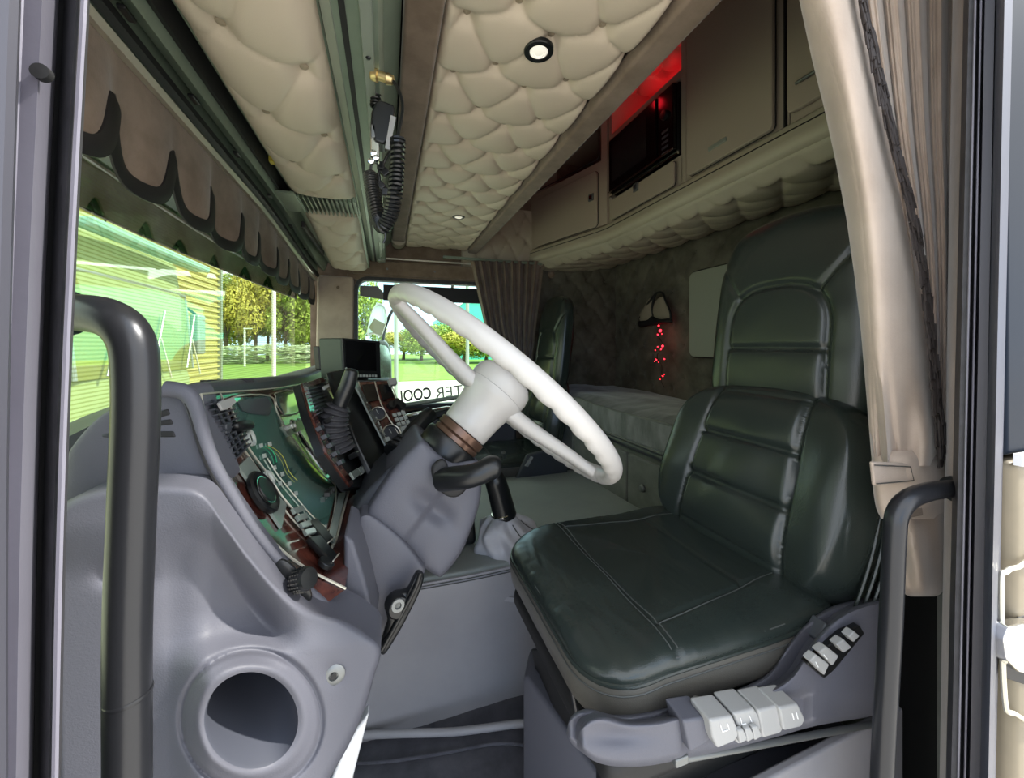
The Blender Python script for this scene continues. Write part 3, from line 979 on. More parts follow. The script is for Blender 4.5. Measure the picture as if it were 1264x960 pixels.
mk('tail', MB().tube(cr([Q(474, 283, .64), Q(476, 292, .64), Q(473, 300, .64)], 6), .0015, 6), M['black'], cc)
c0, c1_ = Q(459, 90, .66), Q(481, 98, .655)
dn = c1_ - c0
mk('connector', MB().lathe(c0, dn, [(.010, 0), (.011, .002), (.011, .010), (.0075, .011), (.0075, .024), (.009, .025), (.007, .034), (.003, .036)], 18), M['brass'], cc)
c5 = thing('coiled_cord', at(463, 110, Y=.72), 'short black coiled cord beside the overhead beam, behind the brass connector', 'cord')
mk('coil', coil([Q(461, 100, .72), Q(464, 115, .72), Q(463, 132, .72)], .007, .0024, 9), M['black'], c5)
hp = thing('hanging_plug', at(473, 225, Y=.80), 'dark plug and leads hanging inside the coiled cord loop', 'plug')
for k in range(6):
    p = Q(470 + 6 * math.sin(k * 2.1), 205 + 8 * k, .78)
    mk('plug_body' if k % 2 else 'plug_clip', MB().box(p, (.014, .012, .016), Matrix.Rotation(k * .8, 3, 'Y')), M['black'], hp, bevel=.003)
mk('lead', MB().tube(cr([Q(470, 245, .78), Q(466, 220, .78), Q(474, 200, .78), Q(484, 182, .76)], 8), .003, 8), M['black'], hp)

# =================================================================== DASHBOARD
db = thing('dashboard', (-.18, .9, FLOOR), 'grey dashboard with glossy burl wood instrument surround on the windscreen side', 'dashboard')
FP = [(-.177, -.044), (-.170, -.090), (-.158, -.130), (-.137, -.172), (-.101, -.223), (-.044, -.263)]
FPc = cr(FP, 6)
def fz(y): return -(y - .45) * .06
def fas_x(z, y):
    zz = z - fz(y)
    t = [(-b, a) for a, b in FPc]
    return interp(t, -zz)
def fas(px, py, off=0.0):
    """point where the line of sight meets the instrument fascia, lifted off by off."""
    d = ray(px, py)
    prev = None
    t = .25
    while t < 1.4:
        p = d * t
        s_ = p.x - fas_x(p.z, p.y)
        if prev is not None and s_ <= 0 < prev: break
        prev = s_
        t += .004
    lo, hi = t - .004, t
    for _ in range(18):
        m = (lo + hi) / 2
        p = d * m
        if p.x - fas_x(p.z, p.y) > 0: lo = m
        else: hi = m
    p = d * lo
    if off: p = p + fas_n(p) * off
    return p
def fas_n(p):
    e = .01
    dx = (fas_x(p.z + e, p.y) - fas_x(p.z - e, p.y)) / (2 * e)
    return V((1, 0, -dx)).normalized()
# wood fascia body
rows = []
for i in range(23):
    y = lerp(.452, .93, i / 22)
    rows.append([V((x, y, z + fz(y))) for x, z in FPc])
mk('fascia', MB().sheet(rows, (-.02, 0, -.012)), M['wood'], db, label='burl wood instrument surround')
def fpatch(name, near, far, m, off=.003, th=.003, n=14, k=10, parent=None, label=None, bevel=0, inset=0, raw=False):
    """patch between two pixel polylines laid over the fascia"""
    A = cr(near, 5) if len(near) > 2 else [tuple(lerp(a, b, i / n) for a, b in zip(near[0], near[1])) for i in range(n + 1)]
    B = cr(far, 5) if len(far) > 2 else [tuple(lerp(a, b, i / n) for a, b in zip(far[0], far[1])) for i in range(n + 1)]
    rows = []
    for i in range(n + 1):
        a = A[round(i / n * (len(A) - 1))]; b = B[round(i / n * (len(B) - 1))]
        rows.append([fas(lerp(a[0], b[0], j / k), lerp(a[1], b[1], j / k), off) for j in range(k + 1)])
    if raw: return rows
    return mk(name, MB().sheet(rows, lambda p: p - fas_n(p) * th), m, parent or db, bevel=bevel, label=label)
def bead(name, pts, m, r=.0014, off=.004, closed=True, parent=None, n=4):
    P_ = cr(pts, n, closed)
    return mk(name, MB().tube([fas(x, y, off) for x, y in P_], r, 6, closed=closed), m, parent or db)
near = [(281, 492), (287, 520), (303, 555), (326, 586), (352, 624), (399, 662)]
far_ = [(329, 489), (338, 508), (349, 528), (376, 566), (398, 590), (413, 607)]
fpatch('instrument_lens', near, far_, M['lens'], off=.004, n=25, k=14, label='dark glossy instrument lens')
bead('lens_bead', near + list(reversed(far_)), M['alu'], r=.0012)
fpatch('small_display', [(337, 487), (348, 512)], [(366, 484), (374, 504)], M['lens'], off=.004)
bead('display_bead', [(336, 486), (347, 513), (375, 505), (367, 483)], M['alu'], n=2, r=.001)
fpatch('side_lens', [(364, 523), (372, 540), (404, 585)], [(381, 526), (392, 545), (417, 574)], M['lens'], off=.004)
bead('side_bead', [(362, 521), (384, 525), (419, 574), (404, 588), (378, 552)], M['alu'], n=3, r=.001)
fpatch('plate', [(290, 577), (344, 654)], [(303, 565), (350, 626)], M['dashgrey'], off=.004, label='pale green grey switch plate')
fpatch('lower_plate', [(402, 666), (416, 612)], [(409, 676), (424, 612)], M['dashgrey'], off=.006)
fpatch('end_plate', [(405, 590), (419, 578)], [(424, 612), (432, 588)], M['dashgrey'], off=.005)
# chrome-like light beads dividing the wood
bead('edge_bead', [(243, 486), (247, 510), (256, 540), (268, 568), (284, 600), (305, 634), (335, 672), (372, 702), (424, 729)], M['alu'], closed=False, r=.0014, off=.003, n=6)
bead('divider', [(268, 486), (277, 510), (287, 540), (305, 566), (330, 604), (356, 640), (384, 668), (412, 690)], M['alu'], closed=False, off=.003, r=.001)
bead('top_bead', [(243, 487), (275, 484), (330, 480), (365, 475), (385, 472)], M['alu'], closed=False, off=.003, r=.001)
bead('foot_bead', [(400, 690), (412, 670), (420, 640), (428, 612), (436, 592)], M['alu'], closed=False, off=.004, r=.002)
# vent with fins
fpatch('vent_recess', [(246, 496), (282, 572)], [(271, 492), (300, 553)], M['black_matt'], off=.002)
for i in range(11):
    t = (i + .5) / 11
    a = (lerp(246, 282, t), lerp(496, 572, t)); b = (lerp(271, 300, t), lerp(492, 553, t))
    pa, pb = fas(*a, .003), fas(*b, .003)
    nn = fas_n(pa)
    mk('vent_slat', MB().prism([pa, pb, pb + nn * .007, pa + nn * .007], (0, 0, -.0016)), M['plastic_dark'], db, smooth=False)
for t in (.33, .66):
    mk('vent_divider', MB().tube([fas(lerp(246, 271, t), lerp(496, 492, t), .006), fas(lerp(282, 300, t), lerp(572, 553, t), .006)], .0016, 6), M['plastic_dark'], db)
mk('vent_knob', MB().pillow([fas(x, y, .010) for x, y in cr([(276, 524), (290, 522), (297, 526), (296, 533), (284, 536), (276, 532)], 4, True)], fas_n(fas(285, 528)), .008, Hb=.004), M['black'], db)
mk('air_knob', MB().box(fas(270, 530, .006), (.008, .014, .012)), M['plastic_dark'], db, bevel=.002)
mk('card', MB().prism([fas(249, 501, .012), fas(252, 498, .012), fas(269, 493, .012), fas(273, 499, .012), fas(262, 508, .012), fas(254, 510, .012)], fas_n(fas(262, 500)) * .003), M['lever_grey'], db, bevel=.001, label='pale grey clip on the air vent')
# rings and headlight knob
def disc(name, px, py, r, m, off=.006, h=.004, prof=None, parent=None, seg=28):
    p = fas(px, py, off); n = fas_n(p)
    return mk(name, MB().lathe(p, n, prof or [(r, 0), (r, h), (r * .9, h * 1.2), (.0001, h * 1.2)], seg, ring='ring' in name), m, parent or db)
disc('headlight_dial', 319, 611, .040, M['black'], prof=[(.0265, -.002), (.0265, .002), (.024, .004), (.020, .002), (.0001, .002)])
hk = disc('headlight_knob', 317, 611, .02, M['black'], prof=[(.0165, 0), (.0165, .005), (.015, .0065), (.0001, .0065)])
disc('knob_ring', 317, 611, .02, M['chrome'], off=.010, prof=[(.0172, 0), (.0172, .0015), (.0155, .0015), (.0155, 0)])
for (px, py, r) in ((302, 543, .010), (325, 594, .010)):
    disc('badge_ring', px, py, r, M['key'], prof=[(r, 0), (r, .003), (r * .7, .003), (r * .66, 0)], seg=20)
bead('dial_mark', [(322, 590), (328, 595), (332, 604), (331, 612)], M['alu'], closed=False, r=.001, off=.006)
# printed marks on the lens (needles and icons)
for i, (px, py) in enumerate([(316, 552), (327, 550), (320, 565), (333, 580), (343, 588), (352, 600), (360, 612), (340, 600)]):
    mk('icon', MB().prism([fas(px - 2, py - 2, .0055), fas(px + 2, py - 3, .0055), fas(px + 3, py + 2, .0055), fas(px - 1, py + 3, .0055)], fas_n(fas(px, py)) * .0006), M['key'], db, smooth=False)
mk('mark', MB().tube([fas(x, y, .006) for x, y in cr([(321, 553), (328, 556), (334, 565), (336, 573)], 4)], .0006, 6), M['green_print'], db)
mk('mark', MB().tube([fas(x, y, .006) for x, y in cr([(325, 552), (336, 558), (345, 568), (352, 585), (362, 596)], 4)], .0004, 6), M['amber'], db)
mk('mark', MB().tube([fas(x, y, .006) for x, y in cr([(324, 568), (338, 590), (356, 612), (380, 640), (398, 655)], 4)], .0008, 6), M['alu'], db)
for (px, py) in ((402, 612), (414, 585), (425, 578)):
    g_ = MB()
    for k in range(3):
        g_.box(fas(px - 3 + 3 * k, py + 3 - 3 * k, .009), (.008, .008, .006))
    mk('badge', g_, M['black'], db)['kind'] = 'stuff'
# row of pad switches and rocker switches
for i in range(4):
    a = (352 + i * 5.2, 634 + i * 9.5)
    mk('pad_switch', MB().prism([fas(a[0] - 1, a[1], .007), fas(a[0] + 13, a[1] - 4, .007), fas(a[0] + 16, a[1] + 3, .007), fas(a[0] + 3, a[1] + 7, .007)], fas_n(fas(*a)) * .004), M['dashgrey'], db, bevel=.001)
for (a, b, c, d) in (((372, 650), (384, 646), (405, 672), (396, 680)), ((372, 672), (388, 668), (410, 694), (402, 704))):
    quad = [fas(*q, .004) for q in (a, b, c, d)]
    nn = fas_n(quad[0])
    mk('rocker_switch', MB().prism(quad, nn * .007), M['black'], db, bevel=.0025)
    mk('rocker_edge', MB().tube([quad[2] + nn * .008, quad[3] + nn * .008], .0008, 6), M['alu'], db)
disc('round_switch', 397, 703, .009, M['black'])
fpatch('chrome_plate', [(343, 528), (352, 540)], [(384, 514), (386, 524)], M['pale_metal'], off=.006)
for px in (354, 377):
    disc('ring_switch', px, 528 - (px - 354) * .35, .010, M['chrome'], off=.009, prof=[(.011, 0), (.011, .003), (.008, .003), (.008, 0)])
# thin dark hood plate laid on the main lens
mk('hood', MB().prism([fas(x, y, .0052) for x, y in [(286, 497), (300, 493), (324, 491), (331, 503), (326, 514), (306, 512), (293, 508)]], fas_n(fas(300, 500)) * .001), M['plastic_dark'], db, smooth=False)

# dash top and far parts
rows = []
for i in range(31):
    y = lerp(.30, 2.16, i / 30)
    k = sstep(.62, .42, y)
    zt = -.036 + fz(min(y, 1.0)) * .9
    xf = -.182 + .0 * y
    prof = [(xf + .006, zt - .006), (xf - .008, zt), (-.24, zt - .004 - .02 * k), (-.30, zt - .02 - .045 * k), (-.37, zt - .05 - .05 * k), (-.44, zt - .10)]
    rows.append([V((x, y, z)) for x, z in cr(prof, 4)])
rows = [r for r in rows if r[0].y > .43]
mk('dash_top', MB().sheet(rows, (0, 0, -.03)), M['plastic_dark'], db)
mk('top_seam', MB().box((-.20, .60, -.046), (.06, .003, .004)), M['black_matt'], db)
# lower dash behind the column
mk('lower_dash', MB().prism([(-.05, .50, -.272), (-.05, 1.5, -.335), (-.10, 1.5, -.53), (-.11, .5, -.53)], (-.12, 0, .0)), M['plastic_dark'], db, bevel=.01)
mk('knee_panel', MB().prism([at(x, y, Y=.50) for x, y in [(424, 660), (436, 668), (452, 720), (466, 780), (464, 800), (440, 780), (424, 730)]], (0, .10, 0)), M['plastic'], db, bevel=.006)
mk('far_dash', MB().prism([(-.19, 1.30, -.10), (-.19, 2.15, -.12), (-.02, 2.15, -.34), (.02, 1.30, -.32)], (-.16, 0, -.05)), M['plastic_dark'], db, bevel=.02)

mk('kick_panel', MB().prism([at(x, y, Y=.56) for x, y in [(456, 880), (440, 900), (420, 935), (398, 990), (400, 1040), (430, 1040), (436, 960), (450, 905)]], (0, .02, 0)), M['white'], db, bevel=.004, label='pale kick panel at the floor')
# ---- end panel (upper)
def rounded_face(name, outline, Y0, H, m, parent, disp=None, depth=.08, center=None, rings=40, label=None, p=6):
    O = [V(q) for q in outline]
    mb = MB()
    c = V(center) if center is not None else sum(O, V((0, 0, 0))) / len(O)
    rr = []
    for i in range(rings + 1):
        r = i / rings
        row = []
        for q in O:
            pt = c.lerp(q, r)
            d = H * (1 - max(0, 1 - r ** p) ** (1 / p))
            if disp: d += disp(pt)
            row.append(pt + V((0, d, 0)))
        rr.append(row)
    rr.append([q + V((0, H + depth, 0)) for q in O])
    k = len(mb.v)
    mb.grid(rr, closeu=True)
    return mk(name, mb, m, parent, ang=50, label=label)
up_o = cr([(72, 630), (76, 570), (88, 545), (120, 512), (160, 492), (200, 481), (218, 480), (228, 490), (240, 530), (254, 572), (266, 606), (250, 612), (200, 612), (140, 616), (100, 626)], 5, True)
ul = rounded_face('end_panel', [at(x, y, Y=.425) for x, y in up_o], .425, .012, M['plastic'], db, depth=.05, center=at(190, 560, Y=.425), label='grey upper end panel with slots')
for (x0, y0, x1, y1, h_) in ((196, 508, 207, 504, 8), (195, 519, 211, 517, 7), (194, 532, 214, 532, 8)):
    mk('slot', MB().prism([at(x0, y0, Y=.424), at(x1, y1, Y=.424), at(x1 + 3, y1 + h_, Y=.424), at(x0, y0 + h_, Y=.424)], (0, .004, 0)), M['black_matt'], db, bevel=.0015)
mk('slot', MB().prism([at(124, 537, Y=.424), at(140, 532, Y=.424), at(150, 536, Y=.424), at(150, 540, Y=.424), at(126, 540, Y=.424)], (0, .004, 0)), M['plastic_dark'], db, bevel=.0015)
# rounded rim along the near edge of the fascia
rim = [(204, 480), (228, 484), (240, 500), (250, 535), (262, 568), (284, 608), (312, 652), (350, 698), (400, 744), (440, 766), (458, 778), (466, 800)]
rp_ = cr(rim, 6)
def rimY(x): return lerp(.420, .46, sstep(230, 466, x))
mk('rim', MB().tube([at(x, y, Y=rimY(x)) for x, y in rp_], [lerp(.0075, .0042, min(1, 1.6 * i / len(rp_))) for i in range(len(rp_))], 14), M['plastic'], db)
mk('rim_groove', MB().tube([at(x - 7, y + 4, Y=rimY(x) - .004) for x, y in rp_[10:]], .0018, 6), M['black_matt'], db)

# ---- end panel (lower) with duct
Yp = .385
out_px = [(470, 800), (462, 835), (448, 880), (430, 920), (405, 965), (385, 1010), (350, 1060), (250, 1080), (150, 1085), (72, 1085), (68, 1000), (66, 900),
          (64, 800), (64, 700), (66, 655), (78, 622), (120, 604), (170, 599), (215, 598), (250, 606), (276, 640), (305, 680), (340, 720), (385, 752), (425, 764), (452, 780)]
HPX, HPY = 310, 889
def pnl_disp(px, py):
    # sculpted depth (positive = away from the door) across the panel face
    D = 0.0
    ry = interp([(230, 602), (262, 622), (300, 682), (345, 740), (384, 776)], px)
    inside = sstep(165, 330, px) * sstep(600, 720, py) * sstep(838, 742, py + .18 * (px - 300))
    if px < 410: D += .042 * inside * sstep(-10, 60, py - ry) * sstep(405, 335, px)
    D -= .008 * sstep(770, 812, py + .12 * (px - 330)) * sstep(170, 260, px)
    D += .010 * sstep(262, 205, px) * sstep(640, 720, py)
    r = math.hypot(px - HPX, py - HPY) / 57
    D -= .004 * math.exp(-((r - 1.16) / .16) ** 2)
    D += .004 * math.exp(-((r - 1.52) / .07) ** 2)
    D += .010 * math.exp(-(((px - 152) / 26) ** 2 + ((py - 712) / 14) ** 2))
    D += .004 * math.exp(-(math.hypot(px - 412, py - 832) / 13) ** 2)
    D += .045 * sstep(230, 470, px)
    return D
mb = MB()
rr = []
NR = 100
OUT2 = cr(out_px, 9, True)
for i in range(NR + 1):
    t = i / NR
    row = []
    for (ox, oy) in OUT2:
        dx, dy = ox - HPX, oy - HPY
        L_ = math.hypot(dx, dy)
        dist = 58 + (L_ - 58) * t ** 1.1
        x, y = HPX + dx / L_ * dist, HPY + dy / L_ * dist * (1.03 if t < .02 else 1)
        e = max(0, 1 - (L_ - dist) / 13)
        row.append(at(x, y, Y=Yp + pnl_disp(x, y) + .010 * (1 - math.sqrt(max(0, 1 - e * e)))))
    rr.append(row)
rr.append([V((q.x, q.y + .05, q.z)) for q in rr[-1]])
hole = [V(p) for p in rr[0]]
HC = sum(hole, V((0, 0, 0))) / len(hole)
mb.grid(rr, closeu=True)
lp = mk('lower_end_panel', mb, M['plastic'], db, ang=70, label='moulded grey lower end panel with round duct')
duct = [hole, [V((HC.x + (p.x - HC.x) * .985, p.y + .003, HC.z + (p.z - HC.z) * .985)) for p in hole]]
for k in range(1, 8):
    duct.append([V((HC.x + (p.x - HC.x) * (.985 - .01 * k) - .010 * k, p.y + .003 + .020 * k, HC.z + (p.z - HC.z) * (.985 - .01 * k) + .004 * k)) for p in hole])
mbd = MB(); mbd.grid(duct, closeu=True)
mbd.add(duct[-1], [tuple(range(len(hole)))])
mk('duct', mbd, M['lining'], db, ang=50)
c_ = sum(duct[5], V((0, 0, 0))) / len(hole) + V((-.018, 0, .014))
mk('duct_flap', MB().lathe(c_, V((0, 1, .0)), [(.0001, 0), (.034, 0), (.034, .003), (.0001, .003)], 40), M['black_matt'], db)
q = at(412, 832, Y=Yp + pnl_disp(412, 832) - .001)
sc_ = mk('screw', MB().lathe(q, (0, -1, 0), [(.0105, 0), (.0105, .001), (.0085, .0025), (.0045, .003), (.004, .001), (.0001, .001)], 24), M['steel'], db)
mk('screw_socket', MB().lathe(q + V((0, -.0032, 0)), (0, -1, 0), [(.0035, 0), (.0033, .0003), (.0001, .0003)], 6), M['black_matt'], db)
# side knob with knurling on its plate
q = at(371, 716, Y=.425)
pl = [at(x, y, Y=.437) for x, y in cr([(341, 692), (352, 690), (370, 706), (384, 728), (384, 740), (374, 742), (356, 728), (343, 708)], 4, True)]
mk('knob_plate', MB().pillow(pl, (0, -1, .2), .004, p=4, rings=5), M['black'], db)
kn = V((.75, -.55, .35)).normalized()
kb = MB().lathe(q, kn, [(.008, -.008), (.0095, -.006), (.0105, .0), (.0105, .009), (.0095, .012), (.0001, .0125)], 28)
mk('side_knob', kb, M['black'], db)
nubs = MB()
a_ = V((0, 0, 1)); a_ = (a_ - kn * a_.dot(kn)).normalized(); b_ = kn.cross(a_)
for i in range(18):
    for k in range(4):
        th = 2 * PI * i / 18
        nubs.box(q + kn * (-.003 + k * .0033) + (a_ * math.cos(th) + b_ * math.sin(th)) * .0106, (.0016, .0016, .0016))
o_n = mk('knurling', nubs, M['black'], db); o_n['kind'] = 'stuff'

# ---- angled centre console
CP1 = at(409, 472, Y=.95); CP2 = at(480, 470, Y=1.0); CP3 = at(464, 568, Y=.87)
cn = (CP2 - CP1).cross(CP3 - CP1).normalized()
if cn.y > 0: cn = -cn
def con(px, py, off=0): return hit(px, py, CP1, cn) + cn * off
def cq(name, pts, m, off=.002, th=.004, bevel=.001, label=None, smooth=True, parent=None):
    return mk(name, MB().prism([con(x, y, off) for x, y in pts], cn * th), m, parent or db, bevel=bevel, label=label, smooth=smooth)
cq('console_wood', [(404, 472), (480, 470), (492, 500), (510, 546), (464, 572), (446, 560), (424, 520)], M['wood'], off=-.02, th=.02, label='burl wood centre console face')
mk('console_top', MB().prism([con(404, 471), con(482, 469), con(482, 469) + V((0, .35, -.02)), con(404, 471) + V((-.05, .35, -.02))], (0, 0, -.012)), M['plastic_dark'], db, bevel=.004)
mk('console_body', MB().prism([con(446, 562, -.022), con(512, 548, -.022), con(520, 640, -.03), con(450, 660, -.03)], -cn * .12), M['plastic_dark'], db, bevel=.01)
# column 1: display, rotary, keys
cq('display', [(434, 480), (442, 479), (448, 498), (438, 500)], M['plastic_dark'])
cq('display', [(446, 476), (461, 475), (467, 495), (452, 498)], M['screen'])
cq('display', [(466, 476), (480, 474), (486, 491), (472, 495)], M['screen'])
def cbead(name, pts, r=.0014, m='alu'):
    return mk(name, MB().tube([con(x, y, .004) for x, y in cr(pts, 4)], r, 6), M[m], db)
cbead('divider', [(442, 472), (450, 500), (466, 535), (480, 560)])
cbead('divider', [(462, 472), (470, 500), (486, 528), (500, 552)])
cbead('divider', [(480, 471), (489, 492), (500, 520), (511, 545)])
cbead('divider', [(428, 478), (440, 508), (455, 540), (468, 566)])
for r_ in range(4):
    for c_i in range(3):
        a = (446 + c_i * 6.2 + r_ * 3.0, 520 + r_ * 6.0 - c_i * 1.6)
        cq('key', [(a[0], a[1]), (a[0] + 5, a[1] - 1.5), (a[0] + 7.2, a[1] + 3.2), (a[0] + 2.2, a[1] + 4.8)], M['key'], off=.003, th=.004, bevel=.0008)
for r_ in range(4):
    for c_i in range(3):
        a = (483 + c_i * 5.4 + r_ * 2.6, 512 + r_ * 5.6 - c_i * 1.4)
        cq('key', [(a[0], a[1]), (a[0] + 4.4, a[1] - 1.2), (a[0] + 6.2, a[1] + 3.2), (a[0] + 1.8, a[1] + 4.2)], M['key'], off=.003, th=.004, bevel=.0008)
def cdisc(name, px, py, prof, m, off=.003):
    return mk(name, MB().lathe(con(px, py, off), cn, prof, 26, ring='ring' in name), M[m], db)
for (px, py, r) in ((466, 512, .017), (482, 536, .021), (498, 531, .012)):
    cdisc('gauge', px, py, [(r, 0), (r, .004), (r * .86, .006), (r * .80, .002), (.0001, .002)], 'plastic_dark')
    cdisc('gauge_ring', px, py, [(r * 1.0, .0045), (r * .97, .0065), (r * .88, .0055), (r * .9, .0045)], 'alu')
    mk('needle', MB().tube([con(px, py, .007), con(px - 3, py - 5, .007)], .0008, 5), M['key'], db)
for (px, py) in ((445, 510), (452, 507), (482, 502), (488, 499), (494, 503)):
    cdisc('rotary_knob', px, py, [(.010, 0), (.009, .012), (.0001, .013)], 'black')
mk('switch_lever', MB().box(con(449, 506, .02), (.006, .018, .02)), M['chrome'], db, bevel=.002)
cq('cup_panel', [(464, 548), (478, 543), (486, 556), (472, 564)], M['black'], off=.002, th=.008)
cq('pale_switch', [(469, 545), (477, 542), (480, 547), (472, 549)], M['key'], off=.012)
cq('pale_bar', [(462, 566), (482, 556), (484, 560), (464, 571)], M['pale_metal'], off=.004)
cdisc('round_switch', 498, 534, [(.012, 0), (.012, .005), (.0001, .006)], 'key')
cq('bracket', [(475, 474), (484, 473), (486, 480), (478, 482)], M['lever_grey'], off=.015, th=.012)

# transition panel between cluster and console: vents, boot, dark slab
TP1 = at(386, 468, Y=.80); TP2 = at(404, 466, Y=.93); TP3 = at(455, 590, Y=.80)
tnn = (TP2 - TP1).cross(TP3 - TP1).normalized()
if tnn.x < 0: tnn = -tnn
def tr(px, py, off=0): return hit(px, py, TP1, tnn) + tnn * off
def tq(name, pts, m, off=0, th=.006, bevel=.001, label=None):
    return mk(name, MB().prism([tr(x, y, off) for x, y in pts], tnn * th), m, db, bevel=bevel, label=label)
tq('side_wood', [(370, 474), (396, 466), (420, 508), (444, 560), (455, 600), (430, 602), (400, 560), (380, 510)], M['black'], off=-.012, th=.012, label='dark strip with far air vent')
tq('wood_edge', [(370, 474), (376, 472), (386, 508), (406, 556), (434, 598), (430, 602), (400, 560), (380, 510)], M['wood'], off=.0, th=.004)
tq('wood_edge', [(374, 474), (396, 466), (400, 472), (376, 480)], M['wood'], off=.0, th=.004)
tq('vent_recess', [(374, 481), (393, 476), (404, 508), (389, 514)], M['black_matt'], off=.001, th=.002)
for i in range(8):
    t = (i + .5) / 8
    a = (lerp(374, 389, t), lerp(481, 514, t)); b = (lerp(393, 404, t), lerp(476, 508, t))
    mk('vent_slat', MB().prism([tr(*a, .003), tr(*b, .003), tr(*b, .009), tr(*a, .009)], (0, 0, -.002)), M['plastic_dark'], db, smooth=False)
tq('pale_tab', [(389, 482), (396, 478), (397, 482), (391, 486)], M['lever_grey'], off=.012, th=.004)
mk('dark_slab', MB().prism([tr(395, 464, .01), tr(404, 466, .03), tr(430, 520, .03), tr(458, 574, .03), tr(450, 600, .01), tr(430, 560, .01), tr(408, 505, .01)], tnn * .012), M['black'], db, bevel=.004)
mk('pale_slab_edge', MB().prism([tr(400, 466, .045), tr(408, 470, .045), tr(434, 520, .045), tr(462, 572, .045), tr(456, 578, .045), tr(428, 524, .045)], tnn * .004), M['dashgrey'], db, bevel=.001)
for i in range(5):
    a = (395 + i * 7.5, 520 + i * 11)
    tq('toggle', [(a[0], a[1]), (a[0] + 6, a[1] - 3), (a[0] + 10, a[1] + 3), (a[0] + 4, a[1] + 6)], M['black'], off=.004, th=.014, bevel=.002)
    tq('toggle_edge', [(a[0] + 1, a[1] + 1), (a[0] + 5, a[1] - 1), (a[0] + 6, a[1]), (a[0] + 2, a[1] + 2)], M['pale_metal'], off=.018, th=.002)
for i in range(5):
    a = (385 + i * 6.5, 530 + i * 10.5)
    tq('pad_switch', [(a[0], a[1]), (a[0] + 4, a[1] - 2), (a[0] + 7, a[1] + 3), (a[0] + 3, a[1] + 5)], M['plastic_dark'], off=.004, th=.008, bevel=.001)
for (px, py) in ((424, 588), (434, 582)):
    tq('chrome_tab', [(px, py), (px + 9, py - 6), (px + 14, py + 1), (px + 5, py + 8)], M['dashgrey'], off=.008, th=.004)

# lever with ribbed boot
bl = thing('boot_lever', tr(422, 560), 'curved black lever rising from a ribbed rubber boot on the dashboard', 'lever')
YB = .72
ax = cr([(416, 558), (412, 544), (411, 528), (414, 512), (419, 500)], 6)
boot = []
nb = 10
prof_pts = [at(x, y, Y=YB) for x, y in ax]
radii = []
for i, _ in enumerate(prof_pts):
    t = i / (len(prof_pts) - 1)
    radii.append(lerp(.029, .017, t) + .0028 * math.sin(t * 2 * PI * 8))
prof_f = [prof_pts[0].lerp(prof_pts[0], 0)]
PP = cr([tuple(p) for p in prof_pts], 4)
rad = [lerp(.029, .017, i / (len(PP) - 1)) + .0026 * math.sin(i / (len(PP) - 1) * 2 * PI * 9) for i in range(len(PP))]
mk('boot', MB().tube(PP, rad, 20), M['rubber'], bl)
gp = [at(x, y, Y=YB) for x, y in cr([(418, 503), (422, 492), (428, 478), (432, 466), (434, 459), (435, 455)], 5)]
mk('grip', MB().tube(gp, [interp([(0, .013), (.3, .013), (.6, .0125), (.85, .011), (.95, .008), (1, .002)], i / (len(gp) - 1)) for i in range(len(gp))], 18), M['black'], bl)

# monitor on the dash
mo = thing('monitor', at(437, 468, Y=1.02), 'small black boxy monitor standing on the dashboard', 'monitor')
M1, M2 = at(421, 417, Y=1.02), at(468, 421, Y=1.08)
M3, M4 = at(469, 467, Y=1.08), at(424, 467, Y=1.02)
fnrm = (M2 - M1).cross(M4 - M1).normalized()
if fnrm.y > 0: fnrm = -fnrm
back = V((-.055, .03, .0))
mk('case', MB().prism([M1, M2, M3, M4], back), M['green_metal'] if False else mat('monitor_case', (.045, .06, .045), .45), mo, bevel=.004)
mk('case_back', MB().prism([M1 + back + V((.0, 0, -.02)), M2 + back + V((0, 0, -.02)), M3 + back + V((0, 0, .02)), M4 + back + V((0, 0, .02))], back * .25), M['black'], mo, bevel=.003)
def mp(u, v, off=.0005): return M1.lerp(M2, u).lerp(M4.lerp(M3, u), v) + fnrm * off
mk('bezel', MB().prism([mp(.0, .0), mp(1, 0), mp(1, 1), mp(0, 1)], fnrm * .004), M['black'], mo, bevel=.002)
mk('screen', MB().prism([mp(.06, .06, .005), mp(.86, .06, .005), mp(.86, .80, .005), mp(.06, .80, .005)], fnrm * .001), M['screen'], mo, smooth=False)
for i in range(8):
    u = .22 + i * .085
    mk('key', MB().prism([mp(u, .90, .005), mp(u + .055, .90, .005), mp(u + .055, .96, .005), mp(u, .96, .005)], fnrm * .002), M['key'], mo, smooth=False)
mk('foot', MB().prism([M4 + V((.02, .0, 0)), M3 + V((-.03, 0, 0)), M3 + V((-.03, .03, 0)), M4 + V((.02, .03, 0))], (0, 0, -.012)), M['black'], mo)

# =================================================================== STEERING
WC = V((.1864, .6535, -.074)); WN = V((.6755, .0515, .7356)).normalized(); WU = V((-.7365, 0, .6764)).normalized(); WS = V((-.0348, .9987, -.0379)).normalized()
WR = .233
st = thing('steering_wheel', WC - WN * .08, 'ivory white steering wheel with finger grips on the rim', 'steering wheel')
rim_rows = []
NU, NS = 240, 20
for i in range(NU):
    a = 2 * PI * i / NU
    rad_d = WU * math.cos(a) + WS * math.sin(a)
    c = WC + rad_d * WR
    row = []
    for k in range(NS):
        b = 2 * PI * k / NS
        r = .0128
        # finger grips scalloped into the inner and lower face
        g = max(0, -math.sin(b + .5)) ** .8
        r += .0034 * (abs(math.sin(a * 22)) ** .7 - .55) * g * .85
        row.append(c + (rad_d * math.cos(b) * .92 + WN * math.sin(b) * 1.12) * r)
    rim_rows.append(row)
mk('rim', MB().grid(rim_rows, closeu=True, closev=True), M['wheel'], st, ang=80)
